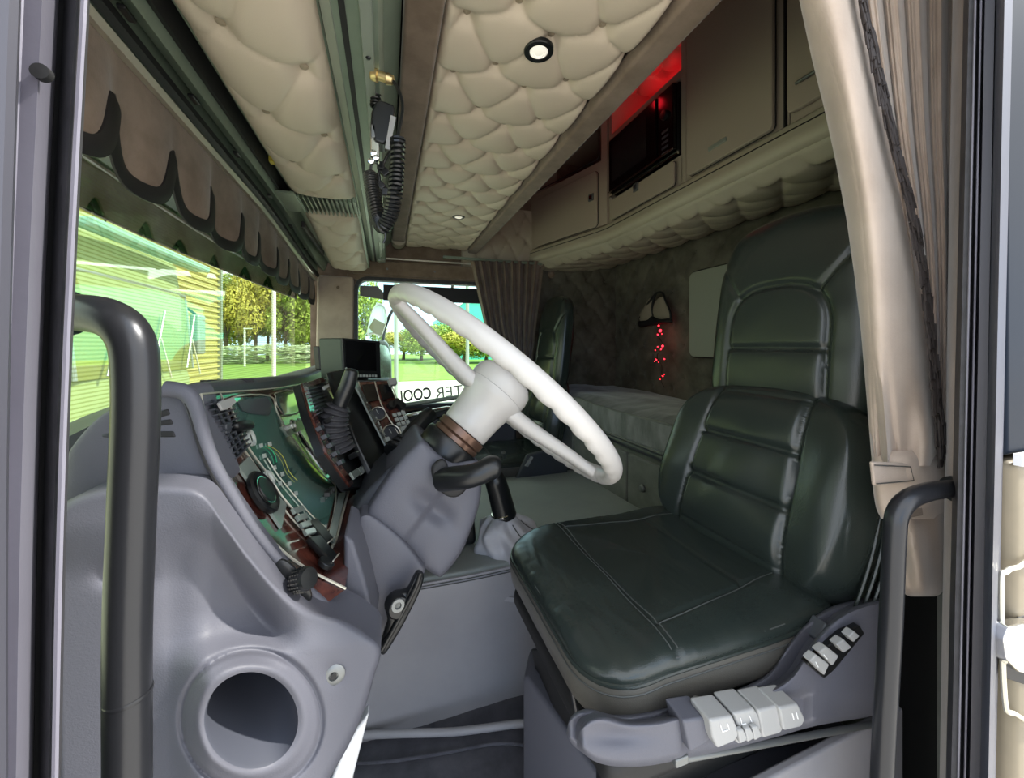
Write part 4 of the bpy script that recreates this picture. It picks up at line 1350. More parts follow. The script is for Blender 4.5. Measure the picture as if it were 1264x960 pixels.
# hub: flared cylinder with domed cap
mk('hub', MB().lathe(WC, WN, [(.040, -.092), (.0415, -.090), (.0425, -.075), (.044, -.055), (.047, -.038), (.055, -.022), (.057, -.014), (.056, -.008)], 48), M['wheel'], st, ang=50)
mk('horn_pad', MB().lathe(WC, WN, [(.0555, -.0075), (.056, .004), (.054, .016), (.046, .026), (.028, .033), (.0001, .035)], 48), M['wheel'], st, ang=50)
mk('horn_gap', MB().lathe(WC, WN, [(.0550, -.009), (.0550, -.006), (.048, -.006), (.048, -.009)], 48, ring=True), M['plastic_dark'], st)
for ang_ in (10, 188):
    a = math.radians(ang_)
    rd = WU * math.cos(a) + WS * math.sin(a); tg = WN.cross(rd)
    rows = []
    for i in range(17):
        t = i / 16
        d = lerp(.030, WR - .004, t)
        wdt = lerp(.034, .021, sstep(0, .45, t)) + .007 * sstep(.85, 1, t)
        th = lerp(.015, .0095, t)
        h = lerp(-.022, -.004, sstep(0, 1, t))
        c = WC + rd * d + WN * h
        rows.append([c + tg * x * wdt * 1.0 + WN * y * th for x, y in [(math.copysign(abs(math.cos(2 * PI * k / 20)) ** .6, math.cos(2 * PI * k / 20)), math.copysign(abs(math.sin(2 * PI * k / 20)) ** .7, math.sin(2 * PI * k / 20))) for k in range(20)]])
    mk('spoke', MB().loops(rows), M['wheel'], st, ang=60)

sd = thing('steering_column', (-.02, .57, -.55), 'grey plastic steering column cover with dark collar and stalks', 'steering column')
mk('collar', MB().lathe(WC, WN, [(.047, -.160), (.050, -.156), (.051, -.122), (.049, -.117), (.036, -.117)], 40), M['black'], sd, ang=45)
mk('copper_ring', MB().lathe(WC, WN, [(.038, -.119), (.043, -.116), (.043, -.109), (.040, -.107), (.0435, -.105), (.0435, -.094), (.036, -.092)], 40), mat('copper_brown', (.17, .10, .07), .3, metal=.6), sd, ang=45)
# shroud: lofted body following the column, outline read on the plane of its near cheek
def slab(name, px_outline, Yn, depth, H, m, parent, disp=None, rings=26, center=None, label=None, n=5, pw=5):
    O = cr(px_outline, n, True)
    cxp = center or (sum(a for a, b in O) / len(O), sum(b for a, b in O) / len(O))
    rr = []
    for i in range(rings + 1):
        r = i / rings
        row = []
        for (a, b) in O:
            x, y = lerp(cxp[0], a, r), lerp(cxp[1], b, r)
            d = H * (1 - max(0, 1 - r ** pw) ** (1 / pw))
            if disp: d += disp(x, y)
            row.append(at(x, y, Y=Yn + d))
        rr.append(row)
    back = [[V((q.x, q.y + depth * f, q.z)) for q in rr[-1]] for f in (.33, .66, 1.0)]
    c = sum(back[-1], V((0, 0, 0))) / len(O)
    back.append([c.lerp(q, .8) + V((0, H * .6, 0)) for q in back[-1]])
    mb = MB()
    mb.loops(rr + back, capa=False)
    return mk(name, mb, m, parent, ang=60, label=label)
def sh_disp(x, y):
    D = 0
    # crease step from (572,600) ... lower lobe sits further in
    side = (x - 497) * .80 + (y - 662) * .62          # distance below the ridge line
    D += .010 * sstep(0, 10, side) 
    # scooped pocket
    u = ((x - 540) * .80 + (y - 632) * .60) / 36; v = (-(x - 540) * .60 + (y - 632) * .80) / 13
    D += .016 * math.exp(-(u * u) ** 1.5 - v * v)
    D -= .006 * math.exp(-(((x - 560) / 16) ** 2 + ((y - 645) / 10) ** 2))
    return D
slab('upper_cover', [(521, 543), (538, 556), (560, 569), (588, 567), (594, 590), (592, 620), (582, 652), (568, 684), (548, 709), (538, 710), (514, 694), (492, 676), (472, 660), (456, 648), (452, 632), (466, 606), (488, 574), (508, 552)],
     .588, .13, .026, M['plastic'], sd, disp=sh_disp, label='grey column cover with scooped pocket')
slab('lower_cover', [(442, 640), (456, 634), (478, 648), (500, 668), (520, 694), (524, 706), (508, 742), (484, 782), (470, 790), (458, 768), (446, 720), (438, 680)],
     .578, .12, .016, M['plastic'], sd)
slab('inner_cover', [(432, 640), (446, 612), (470, 586), (500, 558), (520, 547), (526, 560), (500, 600), (470, 650), (450, 668), (436, 664)],
     .625, .12, .03, M['plastic_dark'], sd)
mk('column_tube', MB().tube([WC - WN * .13, WC - WN * .42], .032, 16), M['black_matt'], sd)
# tilt lever
tl = [at(x, y, Y=.555) for x, y in cr([(515, 704), (521, 705), (523, 712), (516, 732), (504, 756), (492, 778), (476, 803), (470, 804), (469, 796), (474, 778), (478, 764), (476, 746), (484, 732), (496, 728), (504, 724), (510, 712)], 4, True)]
mk('tilt_lever', MB().pillow(tl, (0, -1, 0), .010, p=4, Hb=.006, rings=8), M['black'], sd, ang=60, label='black tilt lever')
mk('lever_rim', MB().tube([at(x, y, Y=.543) for x, y in cr([(519, 706), (514, 722), (504, 742), (492, 764), (480, 786), (471, 802)], 5)], .0035, 10), M['black'], sd)
mk('lever_boss', MB().lathe(at(491, 747, Y=.549), (.2, -1, .1), [(.016, -.01), (.016, .004), (.013, .008), (.009, .009)], 26), M['black'], sd)
mk('bolt', MB().lathe(at(491, 747, Y=.539), (.2, -1, .1), [(.0090, 0), (.0085, .002), (.0045, .0022), (.0036, 0), (.0001, 0)], 20), M['steel'], sd)
# near stalk with bezel
mk('stalk_bezel', MB().pillow([at(x, y, Y=.578) for x, y in cr([(532, 580), (537, 570), (546, 566), (552, 572), (556, 590), (572, 596), (578, 600), (566, 612), (552, 612), (538, 600)], 4, True)], (0, -1, 0), .006, p=4, Hb=.004, rings=6), M['black_matt'], sd, ang=60)
sp = cr([at(545, 592, Y=.578), at(560, 590, Y=.560), at(578, 588, Y=.545), at(594, 583, Y=.538), at(606, 577, Y=.538), at(615, 576, Y=.540)], 6)
srad = [interp([(0, .0175), (.2, .0175), (.6, .0165), (.85, .0175), (.95, .015), (1, .006)], i / (len(sp) - 1)) for i in range(len(sp))]
mk('stalk', MB().tube(sp, srad, 20, flat=.98), M['black'], sd, label='black stalk pointing at the seat')
# far stalk
sp = cr([at(486, 560, Y=.72), at(500, 545, Y=.74), at(515, 527, Y=.76), at(533, 509, Y=.78)], 5)
mk('stalk', MB().tube(sp, [interp([(0, .022), (.3, .013), (.5, .016), (.9, .0165), (1, .013)], i / (len(sp) - 1)) for i in range(len(sp))], 16), M['black'], sd)
for k in range(3):
    p = V(sp[0]).lerp(V(sp[-1]), .06 + k * .09)
    mk('stalk_ring', MB().lathe(p, V(sp[-1]) - V(sp[0]), [(.021 - k * .002, 0), (.023 - k * .002, .003), (.021 - k * .002, .006), (.014, .006), (.014, 0)], 20, ring=True), M['black_matt'], sd)

# =================================================================== GEAR LEVER
gl_ = thing('gear_lever', at(640, 700, Z=TZ), 'black gear lever rising from a loose grey leather gaiter', 'gear lever')
YG = 1.02
gp = [at(x, y, Y=YG) for x, y in cr([(607, 583), (612, 595), (617, 612), (621, 628), (624, 640)], 5)]
mk('knob', MB().tube(gp, [interp([(0, .020), (.2, .029), (.6, .031), (.9, .033), (1, .028)], i / (len(gp) - 1)) for i in range(len(gp))], 22), M['black'], gl_)
mk('collar', MB().lathe(at(620, 631, Y=YG), at(626, 655, Y=YG) - at(620, 631, Y=YG), [(.031, 0), (.033, .002), (.033, .006), (.030, .008)], 26), M['chrome'], gl_)
rows = []
cpts = cr([at(622, 636, Y=YG), at(626, 648, Y=YG), at(632, 664, Y=YG + .005), at(640, 682, Y=YG + .012), at(641, 700, Y=YG + .015)], 9)
base = cpts[-1]
NG = 72
for i, c in enumerate(cpts):
    t = i / (len(cpts) - 1)
    row = []
    for k in range(NG):
        th = 2 * PI * k / NG
        R0 = interp([(0, .030), (.10, .046), (.30, .078), (.6, .104), (.85, .112), (.95, .104), (1, .096)], t)
        fold = math.sin(th * 5 + 2.2 * t * 3) * .5 + math.sin(th * 9 - t * 5 + 1) * .35 + .8 * noise.noise(V((math.cos(th) * 1.6, math.sin(th) * 1.6, t * 3.1)))
        R1 = R0 * (1 + .20 * fold * math.sin(PI * min(1, t * 1.15)) ** .7)
        row.append(V(c) + V((math.cos(th) * R1, math.sin(th) * R1 * .9, .010 * fold * t * (1 - t) * 3)))
    rows.append(row)
mk('gaiter', MB().grid(rows, closeu=True), M['gaiter'], gl_, ang=80, label='wrinkled grey leather gaiter')
for kk in (56, 66):
    mk('gaiter_seam', MB().tube([r[kk] + V((0, -.001, .0015)) for r in rows[4:]], .0014, 6), M['stitch'], gl_)
mk('base_ring', MB().tube([V(base) + V((math.cos(a) * .125 - .012, math.sin(a) * .105, -.004)) for a in [2 * PI * k / 40 for k in range(40)]], .0045, 8, closed=True), M['plastic'], gl_)
mk('base_flange', MB().lathe(V(base) + V((0, 0, -.01)), (0, 0, 1), [(.13, -.004), (.125, .004), (.0001, .006)], 40), M['vinyl'], gl_)
# dark console box beside the gear lever
cb = thing('centre_console', (.10, 1.30, TZ), 'dark blue-black console box beyond the gear lever', 'console')
mk('console_case', MB().prism([(.02, 1.05, TZ + .004), (.238, 1.05, TZ + .004), (.225, 1.05, -.405), (.03, 1.05, -.385)], (0, .36, 0)), M['black'], cb, bevel=.012)
mk('pale_tray', MB().box((.15, 1.11, -.386), (.15, .08, .012)), M['dashgrey'], cb, bevel=.003)
for p in ((.195, 1.045, -.43), (.20, 1.045, -.455)):
    mk('clip', MB().tube([V(p), V(p) + V((.02, -.01, 0))], .006, 10), M['steel'], cb)
mk('papers', MB().box((.14, 1.36, -.366), (.10, .12, .006)), M['white'], cb, bevel=.001)

# =================================================================== SEATS
def drape(tree, pts, n, off=.0006):
    n = V(n).normalized()
    out = []
    for p in pts:
        h = tree.ray_cast(V(p) + n * .2, -n, .4)
        if h[0] is not None: out.append(h[0] + n * off)
    return out
def seam(mb, pts, n, m, parent, r=.0009, off=.0003, k=6, name='seam'):
    q = drape(BVHTree.FromPolygons(mb.v, mb.f), cr(pts, k), n, off)
    if len(q) > 2: mk(name, MB().tube(q, r, 5), m, parent)
def groove(v, c, w_=.006, d=.006): return -d * math.exp(-((v - c) / w_) ** 2)
# ---- driver seat
ds = thing('seat_unit', (.42, .57, -.62), 'black leather driver seat beside the open door with grey base and levers', 'seat')
def cush_outline(x0, x1, y0, y1, r, z, n=9):
    return frame3(V(((x0 + x1) / 2, (y0 + y1) / 2, z)), (1, 0, 0), (0, 1, 0), rrect(x1 - x0, y1 - y0, r, n))
def refine(pts, k=4):
    out = []
    m = len(pts)
    for i in range(m):
        a, b = V(pts[i]), V(pts[(i + 1) % m])
        L_ = (b - a).length
        n = max(1, int(L_ / .006))
        for j in range(n): out.append(a.lerp(b, j / n))
    return out
def cushion(parent, x0, x1, y0, y1, z, mt, ms, hb=.055, front_drop=.012):
    O = refine(cush_outline(x0, x1, y0, y1, .075, z))
    yc = (y0 + y1) / 2
    def dz(p): return -front_drop * sstep(x0 + .10, x0, p.x) + .010 * sstep(x0 + .25, x1, p.x)
    O = [V((p.x, p.y, p.z + dz(p))) for p in O]
    def d(pt, r):
        h = 0
        v = abs(pt.y - yc)
        xs = x0 + .115
        seam = interp([(xs, .140), (x1, .105)], pt.x)
        h += groove(pt.x, xs, .0032, .0034)
        if pt.x > xs:
            h += groove(v, seam, .0032, .0034)
            if v < seam:
                h -= .005 * (1 - (v / seam) ** 2)
                h += groove(pt.x, x0 + .29, .0035, .003)
        h += .0030 * noise.noise(pt * 13)
        # creases near the front edge
        k = sstep(.16, .02, pt.x - x0)
        h += .0010 * noise.noise(V((pt.x * 120, pt.y * 28, 0))) * (k + .25)
        if r > .80:
            h += .0012 * (r - .8) * 5 * noise.noise(V((math.atan2(pt.y - yc, pt.x - .44) * 45, r * 6, 0)))
        return h
    mb = MB()
    mb.pillow(O, (0, 0, 1), .030, p=3.2, Hb=None, rings=74, disp=d, center=V(((x0 + x1) / 2, yc, z)))
    mk('cushion', mb, mt, parent, ang=80)
    zz = z + .03
    xs = x0 + .115
    for dx in (-.0045, .0045):
        seam(mb, [V((xs + dx, lerp(y0 + .012, y1 - .012, i / 20), zz)) for i in range(21)], (0, 0, 1), M['stitch'], parent)
    for sg in (-1, 1):
        seam(mb, [V((lerp(xs + .004, x1 - .03, i / 16), yc + sg * (lerp(.140, .105, i / 16) + .004), zz)) for i in range(17)], (0, 0, 1), M['stitch'], parent)
    rings_ = []
    for f, dz_ in ((1.0, -.001), (1.012, -.010), (1.012, -.025), (1.0, -.042), (.97, -.052), (.90, -.056)):
        rings_.append([V((lerp((x0 + x1) / 2, q.x, f), lerp(yc, q.y, f), q.z + dz_ + .0012 * noise.noise(q * 30))) for q in O])
    c0_ = len(rings_)
    mk('cushion_band', MB().loops(rings_, capa=False), ms, parent, ang=80)
    mk('piping', MB().tube(O, .0030, 8, closed=True), mt, parent)
    so = [V((lerp((x0 + x1) / 2, q.x, .972), lerp(yc, q.y, .972), q.z + .0115)) for q in O]
    mk('stitch_line', MB().tube(so, .0010, 5, closed=True), M['stitch'], parent)
    so = [V((lerp((x0 + x1) / 2, q.x, 1.014), lerp(yc, q.y, 1.014), q.z - .009)) for q in O]
    mk('stitch_line', MB().tube(so, .0010, 5, closed=True), M['stitch'], parent)
    return O
cush = cushion(ds, .226, .655, .384, .765, -.394, M['leather'], M['leather_side'])
# band seam bump on near side
mk('band_seam', MB().tube([V((.345, .3655, -.412)), V((.345, .363, -.425)), V((.345, .364, -.452))], .003, 8), M['leather_side'], ds)

def back_pad(name, parent, outline, n, H, disp, m, Hb=.05, rings=70, center=None, p=3.4):
    return mk(name, MB().pillow(outline, n, H, p=p, Hb=Hb, rings=rings, disp=disp, center=center, pb=3), m, parent, ang=80)
def seat_back(parent, X, yc, zl, zm, zt, wl=.215, wh=.148, tilt=.20, tilt2=.12, dx2=0.0):
    """lower back from zl to zm+, headrest-back from zm to zt. plane tilts back with height."""
    up = V((tilt, 0, 1)).normalized(); sd_ = V((0, 1, 0)); n = V((-1, 0, tilt)).normalized()
    base = V((X, yc, zl))
    # lower back
    Hh = (zm - zl) + .05
    lo_ = [(-.72, -.02), (-.35, -.03), (0, -.03), (.35, -.03), (.72, -.02), (.93, .10), (1.02, .38), (1.0, .62), (.93, .82), (.74, .97), (.40, 1.03), (0, 1.04), (-.40, 1.03), (-.74, .97), (-.93, .82), (-1.0, .62), (-1.02, .38), (-.93, .10)]
    O = [base + sd_ * (a * wl) + up * (b * Hh) for a, b in cr(lo_, 14, True)]
    def d(pt, r):
        q = pt - base
        a = q.dot(sd_) / wl; b = q.dot(up) / Hh
        h = 0
        c = .56 - .10 * b
        h += groove(abs(a), c, .03, .008)
        h += .020 * sstep(c, .9, abs(a)) * (1 - sstep(.9, 1, r))
        if abs(a) < c:
            h += groove(b, .36, .02, .006) + groove(b, .66, .02, .006)
            h += .005 * abs(math.sin((b - .06) * PI / .30)) ** .5
        h += .003 * noise.noise(pt * 14) + .0035 * sstep(.0, .4, b) * math.sin(a * 9 + b * 4) * math.exp(-((b - .45) / .3) ** 2) * (abs(a) < .95)
        return h
    back_pad('backrest', parent, O, n, .055, d, M['leather'], Hb=.05, center=base + up * Hh * .5)
    # side piping pair along the near bolster
    for sgn in (-1,):
        for k_ in range(3):
            pts = [base + sd_ * (sgn * wl * (.99 + .012 * k_)) + up * (b * Hh) + n * (.012 - k_ * .012) for b in [.05, .2, .35, .5, .62]]
            pts = [q + sd_ * (sgn * wl * .03 * math.sin(PI * i / 4)) for i, q in enumerate(pts)]
            mk('piping', MB().tube(cr(pts, 5), .0022, 6), M['leather'], parent)
    # upper back with integral headrest
    b2 = V((base.x + (zm - zl) * tilt - .012 + dx2, yc, zm))
    up = V((tilt2, 0, 1)).normalized(); n = V((-1, 0, tilt2)).normalized()
    H2 = (zt - zm)
    up_ = [(-.80, -.06), (-.40, -.13), (0, -.15), (.40, -.13), (.80, -.06), (1.0, .06), (1.04, .30), (1.02, .60), (.96, .80), (.80, .94), (.50, 1.0), (0, 1.02), (-.50, 1.0), (-.80, .94), (-.96, .80), (-1.02, .60), (-1.04, .30), (-1.0, .06)]
    O = [b2 + sd_ * (a * wh) + up * (b * H2) for a, b in cr(up_, 14, True)]
    def d2(pt, r):
        q = pt - b2
        a = q.dot(sd_) / wh; b = q.dot(up) / H2
        h = 0
        top = .63
        # arch groove
        wa = .66
        if b < .40: ad_ = abs(abs(a) - wa)
        else: ad_ = abs((abs(a) ** 2.6 + (abs(b - .40) * wa / (top - .40)) ** 2.6) ** (1 / 2.6) - wa)
        h -= .007 * math.exp(-(ad_ / .045) ** 2)
        inside = (abs(a) < wa and b < .40) or (b >= .40 and (abs(a) ** 2.6 + (abs(b - .40) * wa / (top - .40)) ** 2.6) ** (1 / 2.6) < wa)
        if inside:
            h += groove(b, .06, .016, .007) + groove(b, .31, .016, .006)
            if .06 < b < .31: h += .004 * abs(math.sin((b - .06) * PI / .25)) ** .5
        # diagonal darts at the top corners
        if b > .50 and not inside:
            da = abs((abs(a) - .56) - (b - .60) * 1.9) / .05
            h -= .004 * math.exp(-da * da)
        h += .0015 * noise.noise(pt * 18)
        return h
    back_pad('upper_back', parent, O, n, .045, d2, M['leather'], Hb=.055, center=b2 + up * H2 * .45)
    return base, up, n
seat_back(ds, .622, .562, -.385, -.128, .258, wl=.200, wh=.152, tilt=.36, tilt2=.12, dx2=.034)

def slab_tb(name, top, bot, x0, x1, Yn, depth, H, m, parent, disp=None, nx=90, ny=30, edge=9, label=None):
    rows = []
    def q(x, t):
        yt, yb = interp(top, x), interp(bot, x)
        y = lerp(yt, yb, t)
        e = min((y - yt), (yb - y), (x - x0) * 1.0, (x1 - x) * 1.0)
        k = max(0, 1 - max(0, e) / edge)
        d = H * (1 - math.sqrt(max(0, 1 - k * k)))
        return at(x, y, Y=Yn + d + (disp(x, y) if disp else 0))
    for i in range(nx + 1):
        x = x0 + (x1 - x0) * (.5 - .5 * math.cos(PI * i / nx))
        rows.append([q(x, .5 - .5 * math.cos(PI * j / ny)) for j in range(ny + 1)])
    return mk(name, MB().sheet(rows, lambda p: V((p.x, p.y + .028, p.z - .018))), m, parent, ang=60, label=label)
# base: sculpted plastic trim on the door side
def bx_disp(x, y):
    D = 0
    # recess for the levers
    u0 = sstep(838, 852, x) * sstep(1004, 990, x)
    yc = interp([(840, 905), (1000, 872)], x)
    D += .010 * u0 * sstep(30, 22, abs(y - yc - 8))
    D += .010 * math.exp(-(((x - 760) / 45) ** 2 + ((y - 905) / 16) ** 2))
    D += .012 * sstep(1000, 1040, x) * sstep(850, 900, y)
    return D
TT = cr([(714, 912), (718, 896), (728, 886), (745, 883), (775, 890), (812, 887), (862, 875), (905, 866), (952, 848), (980, 828), (1000, 796), (1022, 770), (1050, 750), (1090, 738), (1125, 740)], 6)
TB = cr([(714, 914), (720, 928), (735, 940), (762, 946), (800, 945), (842, 937), (900, 925), (960, 909), (1010, 895), (1075, 884), (1125, 868)], 6)
slab_tb('side_trim', TT, TB, 714, 1092, .345, .05, .02, M['plastic'], ds, disp=bx_disp, label='moulded grey plastic side trim')
mk('base_plate', MB().prism([(.24, .385, -.478), (.64, .385, -.478), (.64, .75, -.478), (.24, .75, -.478)], (0, 0, -.05)), M['black_matt'], ds, bevel=.02)
mk('front_skirt', MB().prism([at(655, 800, Y=.70), at(668, 800, Y=.66), at(740, 905, Y=.42), at(760, 960, Y=.40), at(735, 950, Y=.44), at(664, 845, Y=.70)], (.02, .0, -.01)), M['black_matt'], ds, bevel=.004)
# levers
def lev(name, pts, Y0, dep, m=None, bev=.003, parent=ds):
    return mk(name, MB().prism([at(x, y, Y=Y0) for x, y in pts], (0, dep, 0)), m or M['lever_grey'], parent, bevel=bev)
lev('lever_housing', [(843, 890), (874, 885), (884, 912), (852, 930)], .338, .03, M['plastic'])
l1 = lev('rocker_lever', [(876, 889), (905, 884), (914, 905), (908, 916), (886, 925), (880, 912)], .328, .03)
l2 = lev('rocker_lever', [(905, 881), (932, 875), (943, 894), (934, 910), (912, 920), (906, 912), (912, 900)], .332, .03)
for k in range(3):
    lev('lever_tooth', [(911 + k * 9, 902 - k * 2), (918 + k * 9, 900 - k * 2), (924 + k * 9, 913 - k * 2), (914 + k * 9, 919 - k * 2)], .326, .006, M['lever_grey'], .002)
l3 = lev('rocker_lever', [(936, 877), (962, 871), (972, 892), (964, 906), (942, 912)], .330, .03)
l4 = lev('rocker_lever', [(962, 874), (986, 869), (995, 888), (990, 898), (968, 903)], .326, .03)
def icon(pts, Y0, r=.0006, parent=ds):
    mk('icon', MB().tube([at(x, y, Y=Y0) for x, y in pts], r, 5), M['white'], parent)
icon([(889, 894), (892, 903), (898, 901)], .3275); icon([(898, 893), (900, 900)], .3275)
icon([(914, 886), (916, 894), (921, 893)], .3315); icon([(925, 883), (928, 891)], .3315)
icon([(978, 880), (980, 888)], .3255); icon([(983, 879), (985, 887)], .3255)
# button cluster
lev('button_bezel', [(997, 820), (1040, 782), (1062, 772), (1068, 782), (1030, 828), (1018, 838)], .338, .01, M['black'], .002)
for pts in ([(1000, 816), (1008, 808), (1024, 820), (1018, 834)], [(1011, 805), (1021, 798), (1036, 810), (1028, 822)], [(1033, 796), (1042, 789), (1052, 799), (1042, 806)], [(1048, 786), (1055, 779), (1062, 785), (1054, 793)]):
    lev('button', pts, .330, .01, M['lever_grey'], .0015)
icon([(1007, 817), (1010, 823)], .3295); icon([(1017, 808), (1021, 813)], .3295)
mk('green_buckle', MB().prism([at(1010, 790, Y=.36), at(1022, 768, Y=.36), at(1026, 786, Y=.36), at(1014, 798, Y=.36)], (0, .02, 0)), M['plastic_dark'], ds, bevel=.003)
# rails, springs and pedestal
mk('rail', MB().tube([at(845, 936, Y=.37), at(1080, 893, Y=.37)], .004, 10), M['steel'], ds)
mk('rail_block', MB().box(at(835, 930, Y=.36), (.018, .02, .010)), M['steel'], ds, bevel=.002)
mk('slide', MB().prism([(.26, .40, -.525), (.66, .40, -.50), (.66, .40, -.545), (.26, .40, -.57)], (0, .05, 0)), M['black'], ds, bevel=.004)
for y in (.42, .72):
    mk('scissor_arm', MB().prism([(.27, y, -.53), (.31, y, -.53), (.62, y, -.585), (.60, y, -.60)], (0, .015, 0)), M['black'], ds)
mk('wire_guard', MB().tube([at(x, y, Y=.455) for x, y in cr([(706, 848), (712, 880), (722, 912), (734, 926), (742, 928)], 5)], .0035, 8), M['handle'], ds)
mk('suspension_bellows', MB().box((.47, .575, -.55), (.36, .30, .11)), M['black_matt'], ds, bevel=.02)
# pedestal
pd = thing('seat_pedestal', (.45, .57, FLOOR), 'grey vinyl covered pedestal under the driver seat', 'pedestal')
ped = [(.245, .690), (.300, .440), (.34, .385), (.72, .385), (.72, .75), (.28, .75)]
rr = []
for z, f in ((FLOOR, 1.0), (-.70, 1.0), (-.635, 1.0), (-.622, .985)):
    c = V((.5, .57, 0))
    rr.append([V((lerp(c.x, x, f), lerp(c.y, y, f), z)) for x, y in ped])
mk('pedestal_case', MB().loops(rr), M['plastic'], pd, bevel=.006)
mk('near_cover', MB().prism([(.29, .372, -.545), (.34, .372, -.565), (.74, .372, -.545), (.74, .372, FLOOR), (.29, .372, FLOOR)], (0, .012, 0)), M['vinyl'], pd, bevel=.004)
mk('red_tab', MB().prism([(.275, .555, -.86), (.285, .530, -.86), (.290, .48, -.80), (.280, .49, -.80)], (-.006, 0, 0)), M['red'], pd)
mk('bolt', MB().lathe(at(667, 942, Z=FLOOR + .02), (0, 0, 1), [(.008, 0), (.007, .004), (.0001, .005)], 12), M['black'], pd)

# ---- passenger seat
psn = thing('seat_unit', (.70, 1.86, -.62), 'black leather passenger seat in front of the far curtain', 'seat')
cushion(psn, .36, .78, 1.66, 2.08, -.545, M['leather'], M['leather_side'])
seat_back(psn, .75, 1.86, -.52, -.20, .255, wl=.20, wh=.165, tilt=.20, tilt2=.12)
mk('side_shell', MB().prism([(.34, 1.63, -.63), (.66, 1.63, -.66), (.80, 1.63, -.64), (.80, 1.63, -.56), (.70, 1.63, -.475), (.60, 1.63, -.49), (.54, 1.63, -.60), (.34, 1.63, -.605)], (0, .025, 0)), M['plastic_dark'], psn, bevel=.008, label='dark side shell')
mk('shell_key', MB().prism([(.585, 1.622, -.535), (.615, 1.622, -.495), (.625, 1.622, -.50), (.60, 1.622, -.54)], (0, .008, 0)), M['lever_grey'], psn)
mk('red_button', MB().box((.545, 1.70, -.545), (.03, .02, .02)), M['red'], psn, bevel=.003)
mk('base', MB().box((.57, 1.95, -.66), (.36, .22, .12)), M['black_matt'], psn, bevel=.01)
mk('clip', MB().tube([V((.50, 1.66, -.50)), V((.49, 1.64, -.47))], .01, 8), M['steel'], psn)

# ---- seat belt buckle by the driver seat
sb = thing('belt_buckle', at(815, 665, Y=.80), 'black seat belt buckle with webbing at the far side of the driver seat', 'seat belt buckle')
mk('buckle', MB().prism([at(x, y, Y=.80) for x, y in [(803, 660), (812, 655), (836, 640), (842, 650), (822, 668), (806, 669)]], (0, .03, 0)), M['black'], sb, bevel=.004)
mk('stem', MB().prism([at(x, y, Y=.805) for x, y in [(822, 668), (840, 646), (850, 652), (846, 668)]], (0, .015, 0)), M['plastic_dark'], sb, bevel=.003)
mk('red_release', MB().tube([at(799, 657, Y=.79), at(804, 664, Y=.79)], .006, 10), M['brass'], sb)
mk('white_tag', MB().prism([at(x, y, Y=.84) for x, y in [(868, 528), (880, 516), (884, 522), (872, 534)]], (0, .004, 0)), M['lever_grey'], sb)

# =================================================================== DRIVER DOOR OPENING
d1 = thing('door_1', (.15, YD, FLOOR), 'driver door opening with lilac grey front jamb and dark rear jamb', kind='structure')
def pxstrip(name, cols, y0, y1, m, parent=d1, rows_n=24, wob=0, thick=None, label=None, bow=None):
    """vertical jamb moulding: cols = [(px at frame top, px at frame bottom, depth Y)]"""
    rows = []
    for j in range(rows_n + 1):
        py = lerp(y0, y1, j / rows_n)
        t = py / 960
        row = []
        for c in cols:
            px = lerp(c[0], c[1], t) + (bow(t) if bow else 0)
            row.append(at(px, py, Y=c[2]))
        rows.append(row)
    mb = MB().sheet(rows, thick or ((.028, .0125, 0) if cols[0][0] > 632 else (-.017, .03, 0)))
    return mk(name, mb, m, parent, ang=60, label=label)
bl_ = lambda t: -7 * math.sin(PI * min(1, max(0, t)) * .9) 
# left (front) jamb
pxstrip('jamb_panel', [(-260, -250, .16), (-60, -70, .185), (0, -14, .20), (14, 0, .212), (30, 8, .215), (52, 22, .214), (62, 32, .222), (70, 40, .235)], -260, 1250, M['jamb'], bow=bl_, label='lilac grey painted door jamb')
pxstrip('jamb_groove', [(64, 36, .240), (72, 44, .246), (80, 52, .246), (86, 58, .240)], -260, 1250, M['black_matt'], bow=bl_)
pxstrip('jamb_seal', [(80, 50, .246), (86, 56, .236), (94, 63, .230), (101, 68, .232), (106, 72, .242), (109, 75, .262)], -260, 1250, M['rubber'], bow=bl_, label='ribbed black rubber door seal')
mk('seal_lip', MB().tube([at(lerp(104, 70, py / 960) + bl_(py / 960), py, Y=.229) for py in range(-200, 1240, 40)], .0012, 6), M['jamb'], d1)
mk('jamb_hole', MB().lathe(at(48, 87, Y=.211), (0, -1, 0), [(.0032, -.003), (.0032, .0), (.0001, .0002)], 16), M['black_matt'], d1)
mk('jamb_edge', MB().tube([at(lerp(8, -6, py / 960) + bl_(py / 960), py, Y=.198) for py in range(-200, 1240, 40)], .0035, 8), M['jamb_dark'], d1)
# right (rear) jamb
pxstrip('rear_lining', [(1176, 1160, .30), (1184, 1165, .27), (1196, 1172, .255)], -260, 1250, M['suede'], label='brown suede lining')
pxstrip('rear_seal', [(1190, 1168, .256), (1196, 1174, .240), (1204, 1182, .236), (1211, 1190, .246)], -260, 1250, M['rubber'])
pxstrip('rear_jamb', [(1200, 1182, .250), (1212, 1192, .244), (1216, 1197, .232), (1228, 1210, .226), (1232, 1214, .234)], -260, 1250, M['jamb_dark'])
pxstrip('rear_bead', [(1228, 1208, .232), (1233, 1213, .214), (1240, 1220, .208), (1247, 1226, .214), (1251, 1229, .228)], -260, 1250, M['bead'], label='rounded lilac grey bead')
for a, b, yy in ((1211, 1191, .235), (1204, 1183, .2345)):
    mk('seal_lip', MB().tube([at(lerp(a, b, py / 960), py, Y=yy) for py in range(-200, 1240, 60)], .0009, 6), M['jamb'], d1)
cx0 = at(1203, 0, Y=.275)
mk('pillar_core', MB().prism([V((cx0.x, .275, .6)), V((1.3, .275, .6)), V((1.3, .34, .6)), V((cx0.x + .10, .34, .6))], (0, 0, -1.6)), M['black_matt'], d1)
